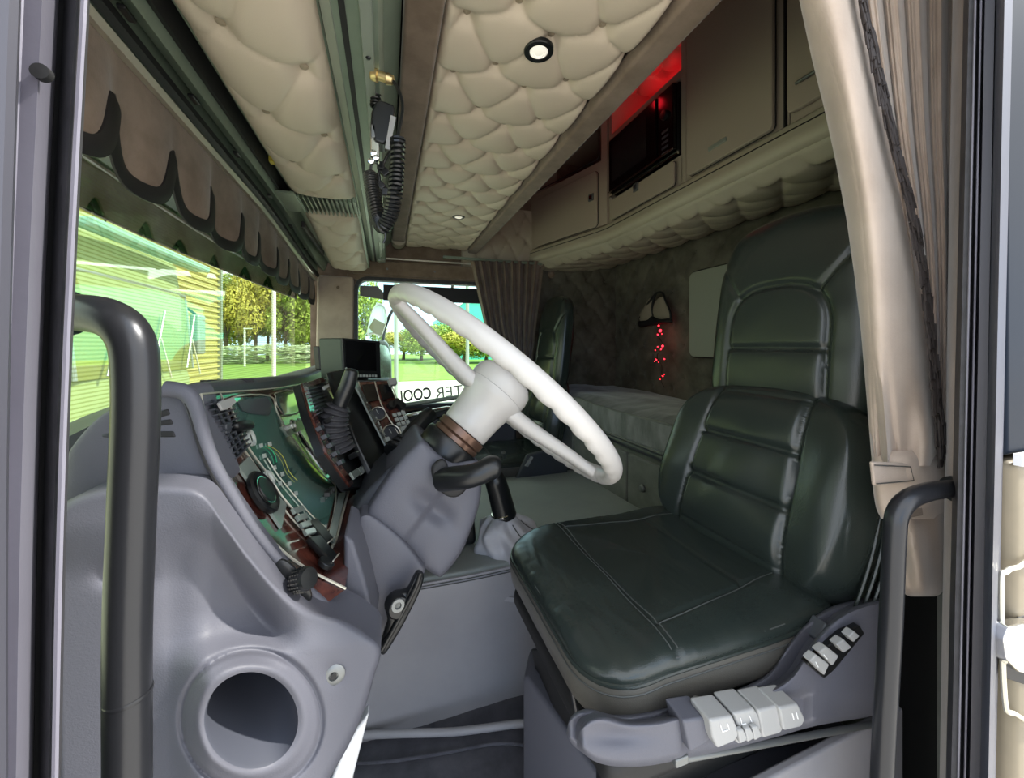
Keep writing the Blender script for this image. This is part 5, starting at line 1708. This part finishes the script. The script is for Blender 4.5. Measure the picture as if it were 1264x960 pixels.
mk('sill', MB().box((.25, .24, -1.03), (1.2, .10, .20)), M['plastic_light'], d1, bevel=.01)

mk('trim_7', MB().box((.86, .392, -.64), (.29, .02, .54)), M['black_matt'], kind='structure', label='flat black panel standing in for a dark recess behind the rear grab handle')  # flat black sheet added to read as a dark recess
# cab side body behind the door, with dark glass, white strip and chrome handle piece
bp_ = thing('cab_side_panel', (.72, .23, -1.2), 'cab side panel behind the door opening, beige from painted ground reflection, with dark glass above', 'body panel')
XS0 = at(1246, 600, Y=.222).x
mk('panel', MB().box(((XS0 + 1.5) / 2, .235, -.75), (1.5 - XS0 - .008, .03, 1.26)), M['bronze'], bp_, bevel=.01)
mk('side_glass', MB().box(((XS0 + 1.5) / 2, .235, .40), (1.5 - XS0 - .008, .02, 1.03)), mat('dark_side_glass', (.010, .015, .025), .45, spec=.08), bp_, bevel=.004)
mk('white_strip', MB().box(((XS0 + 1.5) / 2, .218, -.117), (1.5 - XS0 - .008, .006, .012)), M['white'], bp_)
hq = [(1236, 722), (1242, 706), (1256, 700), (1290, 700), (1290, 880), (1252, 880), (1240, 860)]
mk('handle_recess', MB().tube([at(x, y, Y=.216) for x, y in cr(hq, 5, True)], .0022, 8, closed=True), M['alu'], bp_)
hp_ = [at(x, y, Y=.205) for x, y in [(1244, 792), (1250, 776), (1264, 772), (1300, 770), (1300, 836), (1262, 832), (1248, 818)]]
mk('door_pull', MB().prism(hp_, (0, .014, 0)), M['chrome'], bp_, bevel=.004, label='chrome pull')
mk('pull_shadow_gap', MB().prism([at(x, y, Y=.219) for x, y in [(1236, 770), (1280, 755), (1280, 850), (1238, 836)]], (0, .002, 0)), M['black_matt'], bp_, bevel=.002)

# grab handles
gh = thing('grab_handle', at(160, 960, Y=.31), 'thick black tubular grab handle on the front door jamb by the windscreen', 'grab handle')
pts = cr([at(84, 386, Y=.335), at(100, 386, Y=.328), at(128, 390, Y=.318), at(150, 402, Y=.312), at(164, 425, Y=.31), at(168, 460, Y=.31), at(168, 520, Y=.31), at(163, 640, Y=.31), at(158, 780, Y=.31), at(158, 960, Y=.31), at(158, 1150, Y=.31)], 10)
mk('tube', MB().tube(pts, [lerp(.0122, .0118, i / len(pts)) for i in range(len(pts))], 28), M['handle'], gh)
mk('mount', MB().lathe(at(84, 386, Y=.335), V((-1, 0, 0)), [(.014, -.004), (.0155, .0), (.0155, .01), (.0001, .01)], 24), M['black'], gh)
mk('sleeve_line', MB().lathe(at(158.5, 860, Y=.31), (0, 0, 1), [(.0119, 0), (.0122, .001), (.0122, .002), (.0119, .003)], 28, ring=True), M['handle'], gh)
g2 = thing('grab_handle', at(1095, 960, Y=.265), 'slimmer grey black tubular grab handle in front of the tied curtain', 'grab handle')
pts = cr([at(1186, 603, Y=.262), at(1172, 603, Y=.258), at(1145, 607, Y=.255), at(1122, 616, Y=.255), at(1108, 634, Y=.255), at(1104, 665, Y=.255), at(1100, 760, Y=.255), at(1094, 860, Y=.255), at(1088, 980, Y=.255), at(1084, 1100, Y=.255)], 10)
mk('tube', MB().tube(pts, .0092, 24), M['handle'], g2)
mk('mount', MB().lathe(at(1184, 603, Y=.262), V((-1, 0, 0)), [(.013, -.004), (.0145, 0), (.0145, .008), (.0001, .008)], 24), M['black'], g2)

# =================================================================== CURTAINS
dc = thing('driver_curtain', at(1140, 730, Y=.33), 'tied back beige suede curtain edged with black looped fringe beside the driver seat', 'curtain')
L_t = [(-300, 940), (-60, 978), (0, 990), (70, 1005), (130, 1020), (200, 1035), (270, 1048), (340, 1058), (400, 1065), (480, 1072), (555, 1078), (575, 1080)]
F_t = [(-300, 1030), (-60, 1056), (0, 1064), (60, 1077), (120, 1090), (180, 1104), (240, 1120), (300, 1133), (360, 1143), (420, 1149), (480, 1155), (550, 1162), (575, 1158)]
R_t = [(-300, 1205), (0, 1196), (300, 1190), (575, 1182)]
def cur_col(py, s_):
    L_, F_, R_ = interp(L_t, py), interp(F_t, py), interp(R_t, py)
    return L_, F_, R_
rows = []
ysamp = [lerp(-260, 575, j / 60) for j in range(61)]
for py in ysamp:
    L_, F_, R_ = cur_col(py, 0)
    row = []
    row.append(at(L_ + 10, py, Y=.40)); row.append(at(L_ + 2, py, Y=.365))
    for i in range(25):
        t = i / 24
        px = lerp(L_, F_, t)
        tt = sstep(420, 575, py)
        Y = .335 - .034 * math.sin(PI * min(1, t * 1.02)) ** .7 - .006 * t + .010 * math.sin(t * 9 + py * .006) * tt + .004 * math.sin(t * 6 + py * .01) + .012 * math.exp(-((t - .30) / .07) ** 2) * tt + .02 * math.exp(-((t - .12) / .05) ** 2) * tt * .6
        row.append(at(px, py, Y=Y))
    rows.append(row)
mk('front_fold', MB().sheet(rows, lambda p: p + V((.002, .004, 0))), M['suede_light'], dc, ang=80, label='pale front fold')
rows = []
NP = 170
for py in ysamp:
    L_, F_, R_ = cur_col(py, 0)
    row = []
    for i in range(NP + 1):
        t = i / NP
        px = lerp(F_ - 30, R_, t)
        ph = (t ** .9) * 6.3 + .35 * math.sin(py * .004)
        a = abs(((ph) % 1.0) * 2 - 1)
        Y = .320 + .008 * t - .008 * math.cos(2 * PI * ph) + .003 * math.cos(4 * PI * ph + .7) + .018 * math.exp(-(t / .12) ** 2)
        row.append(at(px, py, Y=Y))
    rows.append(row)
mk('pleats', MB().sheet(rows, lambda p: p + V((.001, .004, 0))), M['suede_light'], dc, ang=80, label='narrow pleats behind the fringe')
# fringe: loops hanging along the edge
fr_ = MB()
rnd = random.Random(3)
py = -200
while py < 552:
    F_ = interp(F_t, py)
    for k in range(2):
        x = F_ + rnd.uniform(-4, 5) - 1
        ln = rnd.uniform(20, 30)
        Yb = .296 + rnd.uniform(-.005, .004)
        dx = interp(F_t, py + ln) - interp(F_t, py)
        a = at(x, py, Y=Yb); b = at(x + dx * .9 + rnd.uniform(-2, 3), py + ln, Y=Yb - .002); c = at(x + dx * .9 + rnd.uniform(1, 4.5), py + ln * .98, Y=Yb); d = at(x + 4, py + 3, Y=Yb + .002)
        fr_.tube([a, a.lerp(b, .6), b, c, c.lerp(d, .5), d], .00105, 5)
    py += 4.2
o_ = mk('fringe', fr_, M['fringe'], dc, label='black looped fringe'); o_['kind'] = 'stuff'
mk('fringe_tape', MB().tube([at(interp(F_t, p_) + 1, p_, Y=.301) for p_ in range(-250, 553, 12)], .0032, 6, flat=.5), M['black_fringe'], dc)
# tie band and gathered foot
def bag(name, spec, m, label=None, fold=0.0, nf=5):
    """spec rows: (py, px left, px right, Yc, depth)"""
    S = cr(spec, 6)
    rr = []
    for (py, a, b, Yc, dp) in S:
        row = []
        for k in range(48):
            th = 2 * PI * k / 48
            x = lerp(a, b, .5 + .5 * math.cos(th))
            Y = Yc - dp * math.sin(th) + fold * math.sin(nf * th + py * .03)
            row.append(at(x, py, Y=Y))
        rr.append(row)
    return mk(name, MB().loops(rr), m, dc, ang=70, label=label)
bag('tie_band', [(556, 1079, 1170, .335, .026), (566, 1076, 1182, .335, .034), (582, 1076, 1184, .335, .037), (606, 1078, 1182, .335, .036), (628, 1082, 1176, .335, .034), (640, 1088, 1172, .335, .028)], M['suede_light'], 'suede tie band', .002, 4)
mk('tie_flap', MB().prism([at(x, y, Y=.298) for x, y in [(1077, 570), (1126, 572), (1130, 596), (1080, 600)]], (0, .004, 0)), M['suede_light'], dc, bevel=.002)
mk('tie_tongue', MB().prism([at(x, y, Y=.300) for x, y in [(1120, 590), (1134, 592), (1140, 636), (1122, 640)]], (0, .003, 0)), M['suede'], dc, bevel=.001)
mk('tie_stitch', MB().tube([at(x, y, Y=.2965) for x, y in [(1080, 574), (1124, 576), (1128, 593), (1082, 597)]], .0007, 5), M['stitch'], dc)
bag('gathered_foot', [(628, 1100, 1174, .335, .025), (650, 1106, 1172, .335, .028), (690, 1110, 1170, .335, .030), (720, 1112, 1168, .335, .029), (732, 1116, 1162, .335, .022), (736, 1124, 1154, .335, .010)], M['suede_light'], 'gathered curtain foot', .0035, 5)

# passenger curtain
pc = thing('passenger_curtain', at(628, 470, Y=2.1), 'brown pleated suede curtain hanging beside the passenger window', 'curtain')
rows = []
for j in range(31):
    t = j / 30
    py = lerp(322, 505, t)
    a = interp([(322, 581), (400, 598), (505, 640)], py); b = interp([(322, 672), (400, 662), (450, 656), (505, 668)], py)
    row = []
    for i in range(161):
        u = i / 160
        row.append(at(lerp(a, b, u), py, Y=2.12 + .022 * math.cos(2 * PI * 9.5 * u ** .95) + .006 * math.cos(2 * PI * 4 * u + t * 2)))
    rows.append(row)
mk('cloth', MB().sheet(rows, (0, .004, 0)), M['suede'], pc, ang=80)
mk('curtain_rail', MB().box((.60, 2.12, .485), (.62, .02, .012)), M['green_metal'], pc)
mk('hook_plate', MB().lathe(at(680, 339, Y=2.14), (0, -1, 0), [(.022, 0), (.02, .012), (.012, .014), (.010, .006), (.0001, .006)], 16), M['suede'], pc)

# =================================================================== REAR WALL ITEMS
rb = thing('wall_panel', at(880, 440, X=1.37), 'smooth sage panel with rounded corners on the rear wall, half behind the driver seat', 'wall panel')
pp = [at(x, y, X=1.385) for x, y in cr([(853, 345), (855, 338), (864, 334), (905, 324), (990, 300), (1040, 286), (1040, 440), (905, 439), (862, 439), (854, 432), (852, 420)], 1)] if False else None
C_a = at(853, 336, X=1.385); C_b = at(853, 440, X=1.385)
y1_ = C_a.y; y0_ = y1_ - .78; z1_ = C_a.z - .0; z0_ = C_b.z
z1_ = at(870, 333, X=1.385).z
pts = [(a + (y0_ + y1_) / 2, b + (z0_ + z1_) / 2) for a, b in rrect(y1_ - y0_, z1_ - z0_, .03)]
mk('panel_face', MB().prism([V((1.385, a, b)) for a, b in pts], (-.012, 0, 0)), M['blind'], rb, bevel=.003)
mk('panel_gasket', MB().tube([V((1.385, a, b)) for a, b in [(q[0] * 1.0, q[1]) for q in pts]], .006, 8, closed=True), M['black_matt'], rb)
# hanging bikini top
bi = thing('bikini_top', at(812, 400, X=1.37), 'beige and black halter bikini top hanging on the dark rear wall', 'clothing')
def B(x, y, o=0): return at(x, y, X=1.372 - o)
def cup(pts, o=.002, H=.022):
    return MB().pillow([B(x, y, o) for x, y in cr(pts, 5, True)], (-1, 0, 0), H, p=2.2, rings=10)
mk('cup', cup([(804, 368), (800, 374), (793, 384), (790, 390), (792, 397), (801, 395), (805, 388)]), M['gold'], bi)
mk('cup', cup([(818, 366), (825, 375), (829, 385), (828, 392), (818, 394), (808, 391), (806, 384), (810, 372)]), M['gold'], bi)
for p_ in ([(806, 390), (805, 378), (808, 366), (812, 361), (818, 362), (822, 372), (827, 384), (828, 394)], [(809, 363), (801, 373), (794, 384), (790, 392)]):
    mk('strap', MB().tube([B(x, y, .016) for x, y in cr(p_, 6)], .0055, 8), M['black_matt'], bi)
mk('band', MB().pillow([B(x, y, .006) for x, y in cr([(789, 397), (800, 395), (806, 390), (814, 394), (828, 393), (830, 398), (822, 399), (812, 401), (802, 402), (791, 404)], 4, True)], (-1, 0, 0), .020, p=3, rings=6), M['black_matt'], bi)
# string of red lights below
rs = thing('red_fairy_lights', at(815, 480, X=1.36), 'string of small red glowing lights hanging below the bikini top', 'string lights')
mk('wire', MB().tube([B(x, y, .01) for x, y in cr([(814, 398), (812, 412), (818, 426), (811, 440), (817, 452), (816, 468), (820, 478)], 6)], .0012, 5), M['black'], rs)
rnd = random.Random(5)
for (x, y, r) in [(813, 402, .007), (815, 408, .012), (812, 413, .006), (817, 412, .004), (818, 427, .009), (812, 428, .005), (809, 432, .004), (816, 431, .005), (810, 444, .006), (820, 443, .005), (808, 446, .004), (813, 447, .003), (818, 464, .005), (815, 468, .003), (820, 462, .003)]:
    d = V((rnd.uniform(-1, 1), rnd.uniform(-1, 1), rnd.uniform(-1, 1)))
    mk('bulb', MB().lathe(B(x, y, .02), d, [(.0001, -r), (r * .55, -r * .4), (r * .6, .2 * r), (.0001, r)], 10), M['red_glow'], rs)

# =================================================================== OUTSIDE
GZ = -2.3
def ground(name, x0, x1, y0, y1, z, m, label):
    return mk(name, MB().box(((x0 + x1) / 2, (y0 + y1) / 2, z - .1), (x1 - x0, y1 - y0, .2)), m, kind='structure', smooth=False, label=label)
ground('ground', -60, 60, -30, 26, GZ, M['asphalt'], 'pale asphalt yard around the truck')
ground('lawn', -70, 60, 26.01, 110, GZ + .05, M['grass'], 'bright green lawn beyond the yard')
# mirrors outside the passenger window
def outer(name, pts, Y0, dep, m, label, cat='mirror', face=None, group='passenger side mirrors'):
    t = thing(name, at(*pts[0], Y=Y0), label, cat, group)
    P_ = [at(x, y, Y=Y0) for x, y in cr(pts, 4, True)]
    mk('housing', MB().pillow([p + V((0, dep * .5, 0)) for p in P_], (0, -1, 0), dep * .5, p=5, Hb=dep * .5, rings=6, pb=3), m, t, ang=60)
    c = sum(P_, V((0, 0, 0))) / len(P_)
    mk('mirror_glass', MB().prism([c.lerp(p, .84) + V((0, -.004, 0)) for p in P_], (0, .003, 0)), face or M['chrome'], t, smooth=False)
    return t
cream = mat('cream_housing', (.66, .60, .42), .4)
o1 = outer('side_mirror', [(453, 413), (455, 396), (460, 380), (467, 373), (475, 378), (478, 392), (475, 404), (470, 415), (461, 412)], 2.42, .09, M['white'], 'tall passenger side mirror nearest the windscreen pillar')
mk('lower_cover', MB().prism([at(x, y, Y=2.412) for x, y in [(455, 404), (462, 393), (476, 400), (471, 414), (461, 411)]], (0, .003, 0)), cream, o1, smooth=False)
outer('side_mirror', [(466, 428), (472, 420), (479, 424), (483, 440), (484, 480), (482, 508), (468, 512)], 2.40, .07, M['dashgrey'], 'pale mirror half hidden behind the dashboard monitor')
outer('side_mirror', [(530, 360), (548, 357), (557, 360), (558, 370), (553, 374), (534, 371)], 2.42, .08, M['white'], 'small cream kerb mirror at the top of the passenger window', face=cream)
ar = thing('mirror_arm', at(480, 500, Y=2.46), 'slim black arm carrying the passenger side mirrors', 'mirror arm')
mk('arm_tube', MB().tube(cr([at(474, 540, Y=2.36), at(476, 470, Y=2.46), at(474, 410, Y=2.50), at(500, 366, Y=2.50), at(552, 362, Y=2.47), at(560, 340, Y=2.34)], 6), .009, 8), M['black'], ar)

# poles
def pole(px, z, top, r, label, m=None, head=False):
    p = ray(px, 427) * z
    t = thing('lamp_post', (p.x, p.y, GZ), label, 'post')
    mk('post', MB().tube([(p.x, p.y, GZ), (p.x, p.y, top)], r, 10), m or M['white'], t)
    mk('foot', MB().lathe((p.x, p.y, GZ), (0, 0, 1), [(r * 2, 0), (r * 2, .06), (r, .08)], 12), M['steel'], t)
    if head: mk('lamp_head', MB().box((p.x + .3, p.y, top), (.8, .25, .12)), M['white'], t, bevel=.03)
    return t
pole(338, 8.2, 4.0, .042, 'thick white post seen through the windscreen near the far pillar')
pole(302, 42, 1.9, .10, 'thin pale lamp post standing on the lawn before the trees', head=True)
pole(489, 9, 3.0, .05, 'white post seen through the passenger window beside the mirrors', M['pale_metal'])
pole(577, 11, 3.2, .05, 'grey post seen through the passenger window near the curtain', M['pale_metal'])

# trees
def leaf_mesh(name, seed, n, m):
    r_ = random.Random(seed)
    vs_, fs = [], []
    blobs = []
    for _ in range(16):
        th = r_.uniform(0, 2 * PI); ph = r_.uniform(-.5, 1)
        blobs.append((V((math.cos(th) * .55 * (1 - .4 * abs(ph)), math.sin(th) * .55 * (1 - .4 * abs(ph)), ph * .62)), r_.uniform(.28, .45)))
    for i in range(n):
        c, rad_ = blobs[r_.randrange(16)]
        d = V((r_.gauss(0, 1), r_.gauss(0, 1), r_.gauss(0, 1))).normalized()
        p = c + d * rad_ * r_.uniform(.75, 1.05)
        s_ = r_.uniform(.025, .05)
        a = V((r_.gauss(0, 1), r_.gauss(0, 1), r_.gauss(0, 1))).normalized()
        b = a.cross(d)
        if b.length < .1: continue
        b.normalize()
        k = len(vs_)
        vs_ += [p - a * s_ * 1.3, p + b * s_ * .6, p + a * s_ * 1.3, p - b * s_ * .6]
        fs.append((k, k + 1, k + 2, k + 3))
    me = bpy.data.meshes.new(name)
    me.from_pydata(vs_, [], fs)
    me.materials.append(m)
    return me
LM = [leaf_mesh('crown_green', 1, 7000, M['leaf']), leaf_mesh('crown_yellow', 2, 7000, M['leaf2'])]
def tree(px, z, h, wd, k, label, group, base=None):
    p = ray(px, 427) * z
    t = thing('tree', (p.x, p.y, GZ), label, 'tree', group)
    crv = V((p.x, p.y, GZ + h * .52))
    o = bpy.data.objects.new('crown', LM[k]); COL.objects.link(o); o.parent = t
    o.location = crv - ORIG[t.name]; o.scale = (wd, wd, h * .54); o.rotation_euler = (0, 0, px * .7)
    o['kind'] = 'stuff'
    mb = MB().tube([(p.x, p.y, GZ), (p.x + .1, p.y, GZ + h * .3), (p.x, p.y, GZ + h * .6)], [.28, .2, .1], 8)
    mk('trunk', mb, M['bark'], t)
    for q in range(3):
        a = q * 2.1 + px
        mk('branch', MB().tube([(p.x, p.y, GZ + h * .32), (p.x + math.cos(a) * wd * .45, p.y + math.sin(a) * wd * .45, GZ + h * .62)], [.13, .04], 6), M['bark'], t)
ORD = ['first', 'second', 'third', 'fourth', 'fifth', 'sixth', 'seventh', 'eighth']
for n_, (px, z, h, wd, k) in enumerate([(278, 54, 10.5, 4.2, 1), (296, 58, 12.8, 4.6, 0), (315, 56, 12.6, 4.4, 1), (330, 60, 12.0, 4.4, 1), (352, 58, 12.4, 4.4, 0), (372, 64, 9.6, 4.0, 0), (392, 60, 11.6, 4.6, 0), (410, 62, 11.5, 4.5, 0)]):
    tree(px, z, h, wd, k, '%s leafy tree, %s from the warehouse in the row beyond the lawn ahead' % (('green', 'yellowish')[k], ORD[n_]), 'trees beyond the lawn ahead')
for n_, (px, z, h, wd, k) in enumerate([(447, 46, 9.5, 3.2, 0), (520, 60, 5.2, 4.5, 0), (548, 52, 5.0, 4.8, 0), (572, 50, 4.2, 4.5, 1), (600, 52, 4.4, 5.0, 0), (498, 64, 4.6, 5.0, 1)]):
    tree(px, z, h, wd, k, '%s tree seen through the passenger window, %s' % (('green', 'yellowish')[k], ('tall behind the side mirror', 'small, third along the lawn', 'small, fourth along the lawn', 'before the teal building', 'nearest the passenger curtain', 'small, second along the lawn')[n_]), 'trees beside the truck')
# pale hedge line under the trees
hg = thing('hedge', ray(330, 427) * 50 + V((0, 0, GZ)), 'pale low hedge along the foot of the tree row', 'hedge')
me_h = leaf_mesh('hedge_leaves', 5, 5000, mat('pale_hedge', (.42, .50, .30), .8))
p = ray(335, 427) * 50
o = bpy.data.objects.new('hedge_leaves', me_h); COL.objects.link(o); o.parent = hg
o.location = V((p.x, p.y, GZ + .8)) - ORIG[hg.name]; o.scale = (14, 3, 1.9); o['kind'] = 'stuff'

# teal building beyond
tb = thing('building', ray(570, 427) * 62 + V((0, 0, GZ)), 'teal clad building with a pitched gable beyond the trees', 'building')
c = ray(567, 427) * 64
wv_ = [(-3.4, GZ), (40, GZ), (40, 5.6), (1.2, 7.6), (-3.4, 4.4)]
mk('gable_wall', MB().prism([V((c.x + a, c.y, z)) for a, z in wv_], (0, 8, 0)), M['teal'], tb, smooth=False)
mk('roof_edge', MB().tube([V((c.x + a, c.y - .1, z)) for a, z in wv_[2:]], .12, 6), M['white'], tb)
for k in range(4):
    mk('window', MB().box((c.x - 2.2 + k * 1.5, c.y - .05, 1.2), (.9, .1, 1.2)), M['truck_glass'], tb)
# olive warehouse with ribs
wh = thing('warehouse', (-9, 10, GZ), 'olive ribbed warehouse standing behind the facing truck', 'building')
mk('wall', MB().box((-9.5, 9.9, 1.2), (10, 5.9, 7.0)), M['olive'], wh, smooth=False)
rb_ = MB()
for k in range(46):
    z = GZ + .1 + k * .15
    rb_.box((-4.48, 9.9, z), (.05, 5.9, .06)); rb_.box((-9.5, 6.93, z), (10, .05, .06))
o = mk('ribs', rb_, mat('olive_ribs', (.46, .43, .16), .5), wh, smooth=False); o['kind'] = 'stuff'
mk('roof_trim', MB().box((-9.5, 9.9, 4.75), (10.2, 6.1, .12)), M['pale_metal'], wh)
mk('corner_trim', MB().box((-4.47, 12.82, 1.2), (.12, .10, 7)), M['pale_metal'], wh)

# facing truck
tk = thing('truck', (-3.9, 5.85, GZ), 'pale green truck parked nose to nose, seen through the windscreen', 'truck')
TX, T0, T1 = -2.7, 4.55, 7.1
def tprofile(y, k):
    pass
secs = []
for i in range(21):
    u = i / 20
    y = lerp(T0, T1, u)
    e = min(u, 1 - u) * 2
    bow = .22 * (1 - math.sqrt(max(0, 1 - (1 - min(1, e / .35)) ** 2))) if e < .35 else 0
    bow += .06 * (2 * u - 1) ** 2
    top = 1.62 - .35 * (2 * abs(u - .5)) ** 4
    secs.append([V((TX - bow + dx, y, z)) for dx, z in [(-.02, -2.0), (0, -1.2), (0, -.45), (-.03, -.35), (-.10, .75), (-.14, .95), (-.16, 1.15), (-.35, top * .88), (-.8, top * .97), (-1.4, top), (-2.0, top), (-2.0, -2.0)]])
mk('cab', MB().loops(secs), M['truck_paint'], tk, ang=35)
wsr = [[V((TX - .02 + .0 - .10 * t - .06 * (2 * u - 1) ** 2 - .02, lerp(T0 + .13, T1 - .13, u), lerp(-.33, .74, t))) for u in [i / 16 for i in range(17)]] for t in [j / 4 for j in range(5)]]
mk('windscreen', MB().sheet(wsr, (.03, 0, 0)), M['truck_glass'], tk, ang=60)
def edge(pts, r, m='white', n_='windscreen_frame'):
    mk(n_, MB().tube(cr(pts, 4), r, 8), M[m], tk)
edge([wsr[-1][i] + V((.03, 0, 0)) for i in range(0, 17, 4)], .022, 'pale_metal')
edge([wsr[j][-1] + V((.03, 0, 0)) for j in range(5)], .02, 'pale_metal')
edge([wsr[j][0] + V((.03, 0, 0)) for j in range(5)], .02, 'pale_metal')
mk('sun_shield', MB().box((TX + .02, 5.82, 1.16), (.22, 2.45, .09)), mat('teal_visor', (.24, .46, .36), .4), tk, bevel=.03)
for (a, b) in ((4.9, .4), (5.7, .4), (6.5, .4)):
    mk('wiper_blade', MB().tube([V((TX + .05, a, -.30)), V((TX - .02, a + b, .45))], .014, 6), M['pale_metal'], tk)
    mk('wiper_arm', MB().tube([V((TX + .07, a + .35, -.40)), V((TX + .03, a + .2, .1))], .012, 6), M['alu'], tk)
mk('grille', MB().box((TX + .02, 5.82, -1.0), (.06, 1.9, .7)), M['black_matt'], tk, bevel=.02)
for k in range(5):
    mk('grille_bar', MB().box((TX + .06, 5.82, -1.26 + k * .14), (.03, 1.85, .035)), M['alu'], tk)
mk('bumper', MB().box((TX + .02, 5.82, -1.75), (.18, 2.5, .5)), M['truck_paint'], tk, bevel=.05)
for y in (4.85, 6.8):
    mk('headlight', MB().box((TX + .08, y, -1.6), (.08, .34, .20)), M['lamp_lens'], tk, bevel=.03)
for y in (T0 - .18, T1 + .16):
    mk('mirror', MB().box((TX - .12, y, .18), (.14, .24, .62)), M['pale_metal'], tk, bevel=.04)
    mk('mirror_arm', MB().tube([V((TX - .15, y, .5)), V((TX - .25, (y + 5.82) / 2 + (y - 5.82) * .38, .62))], .02, 6), M['black'], tk)
mk('antenna', MB().tube([V((TX - .3, 5.5, 1.3)), V((TX - .1, 5.2, 1.9))], .01, 5), M['black'], tk)
for y in (4.75, 6.85):
    mk('wheel', MB().lathe((TX - 1.1, y - .14, GZ + .5), (0, 1, 0), [(.25, 0), (.48, .0), (.5, .03), (.5, .25), (.48, .28), (.25, .28)], 28), M['rubber'], tk)
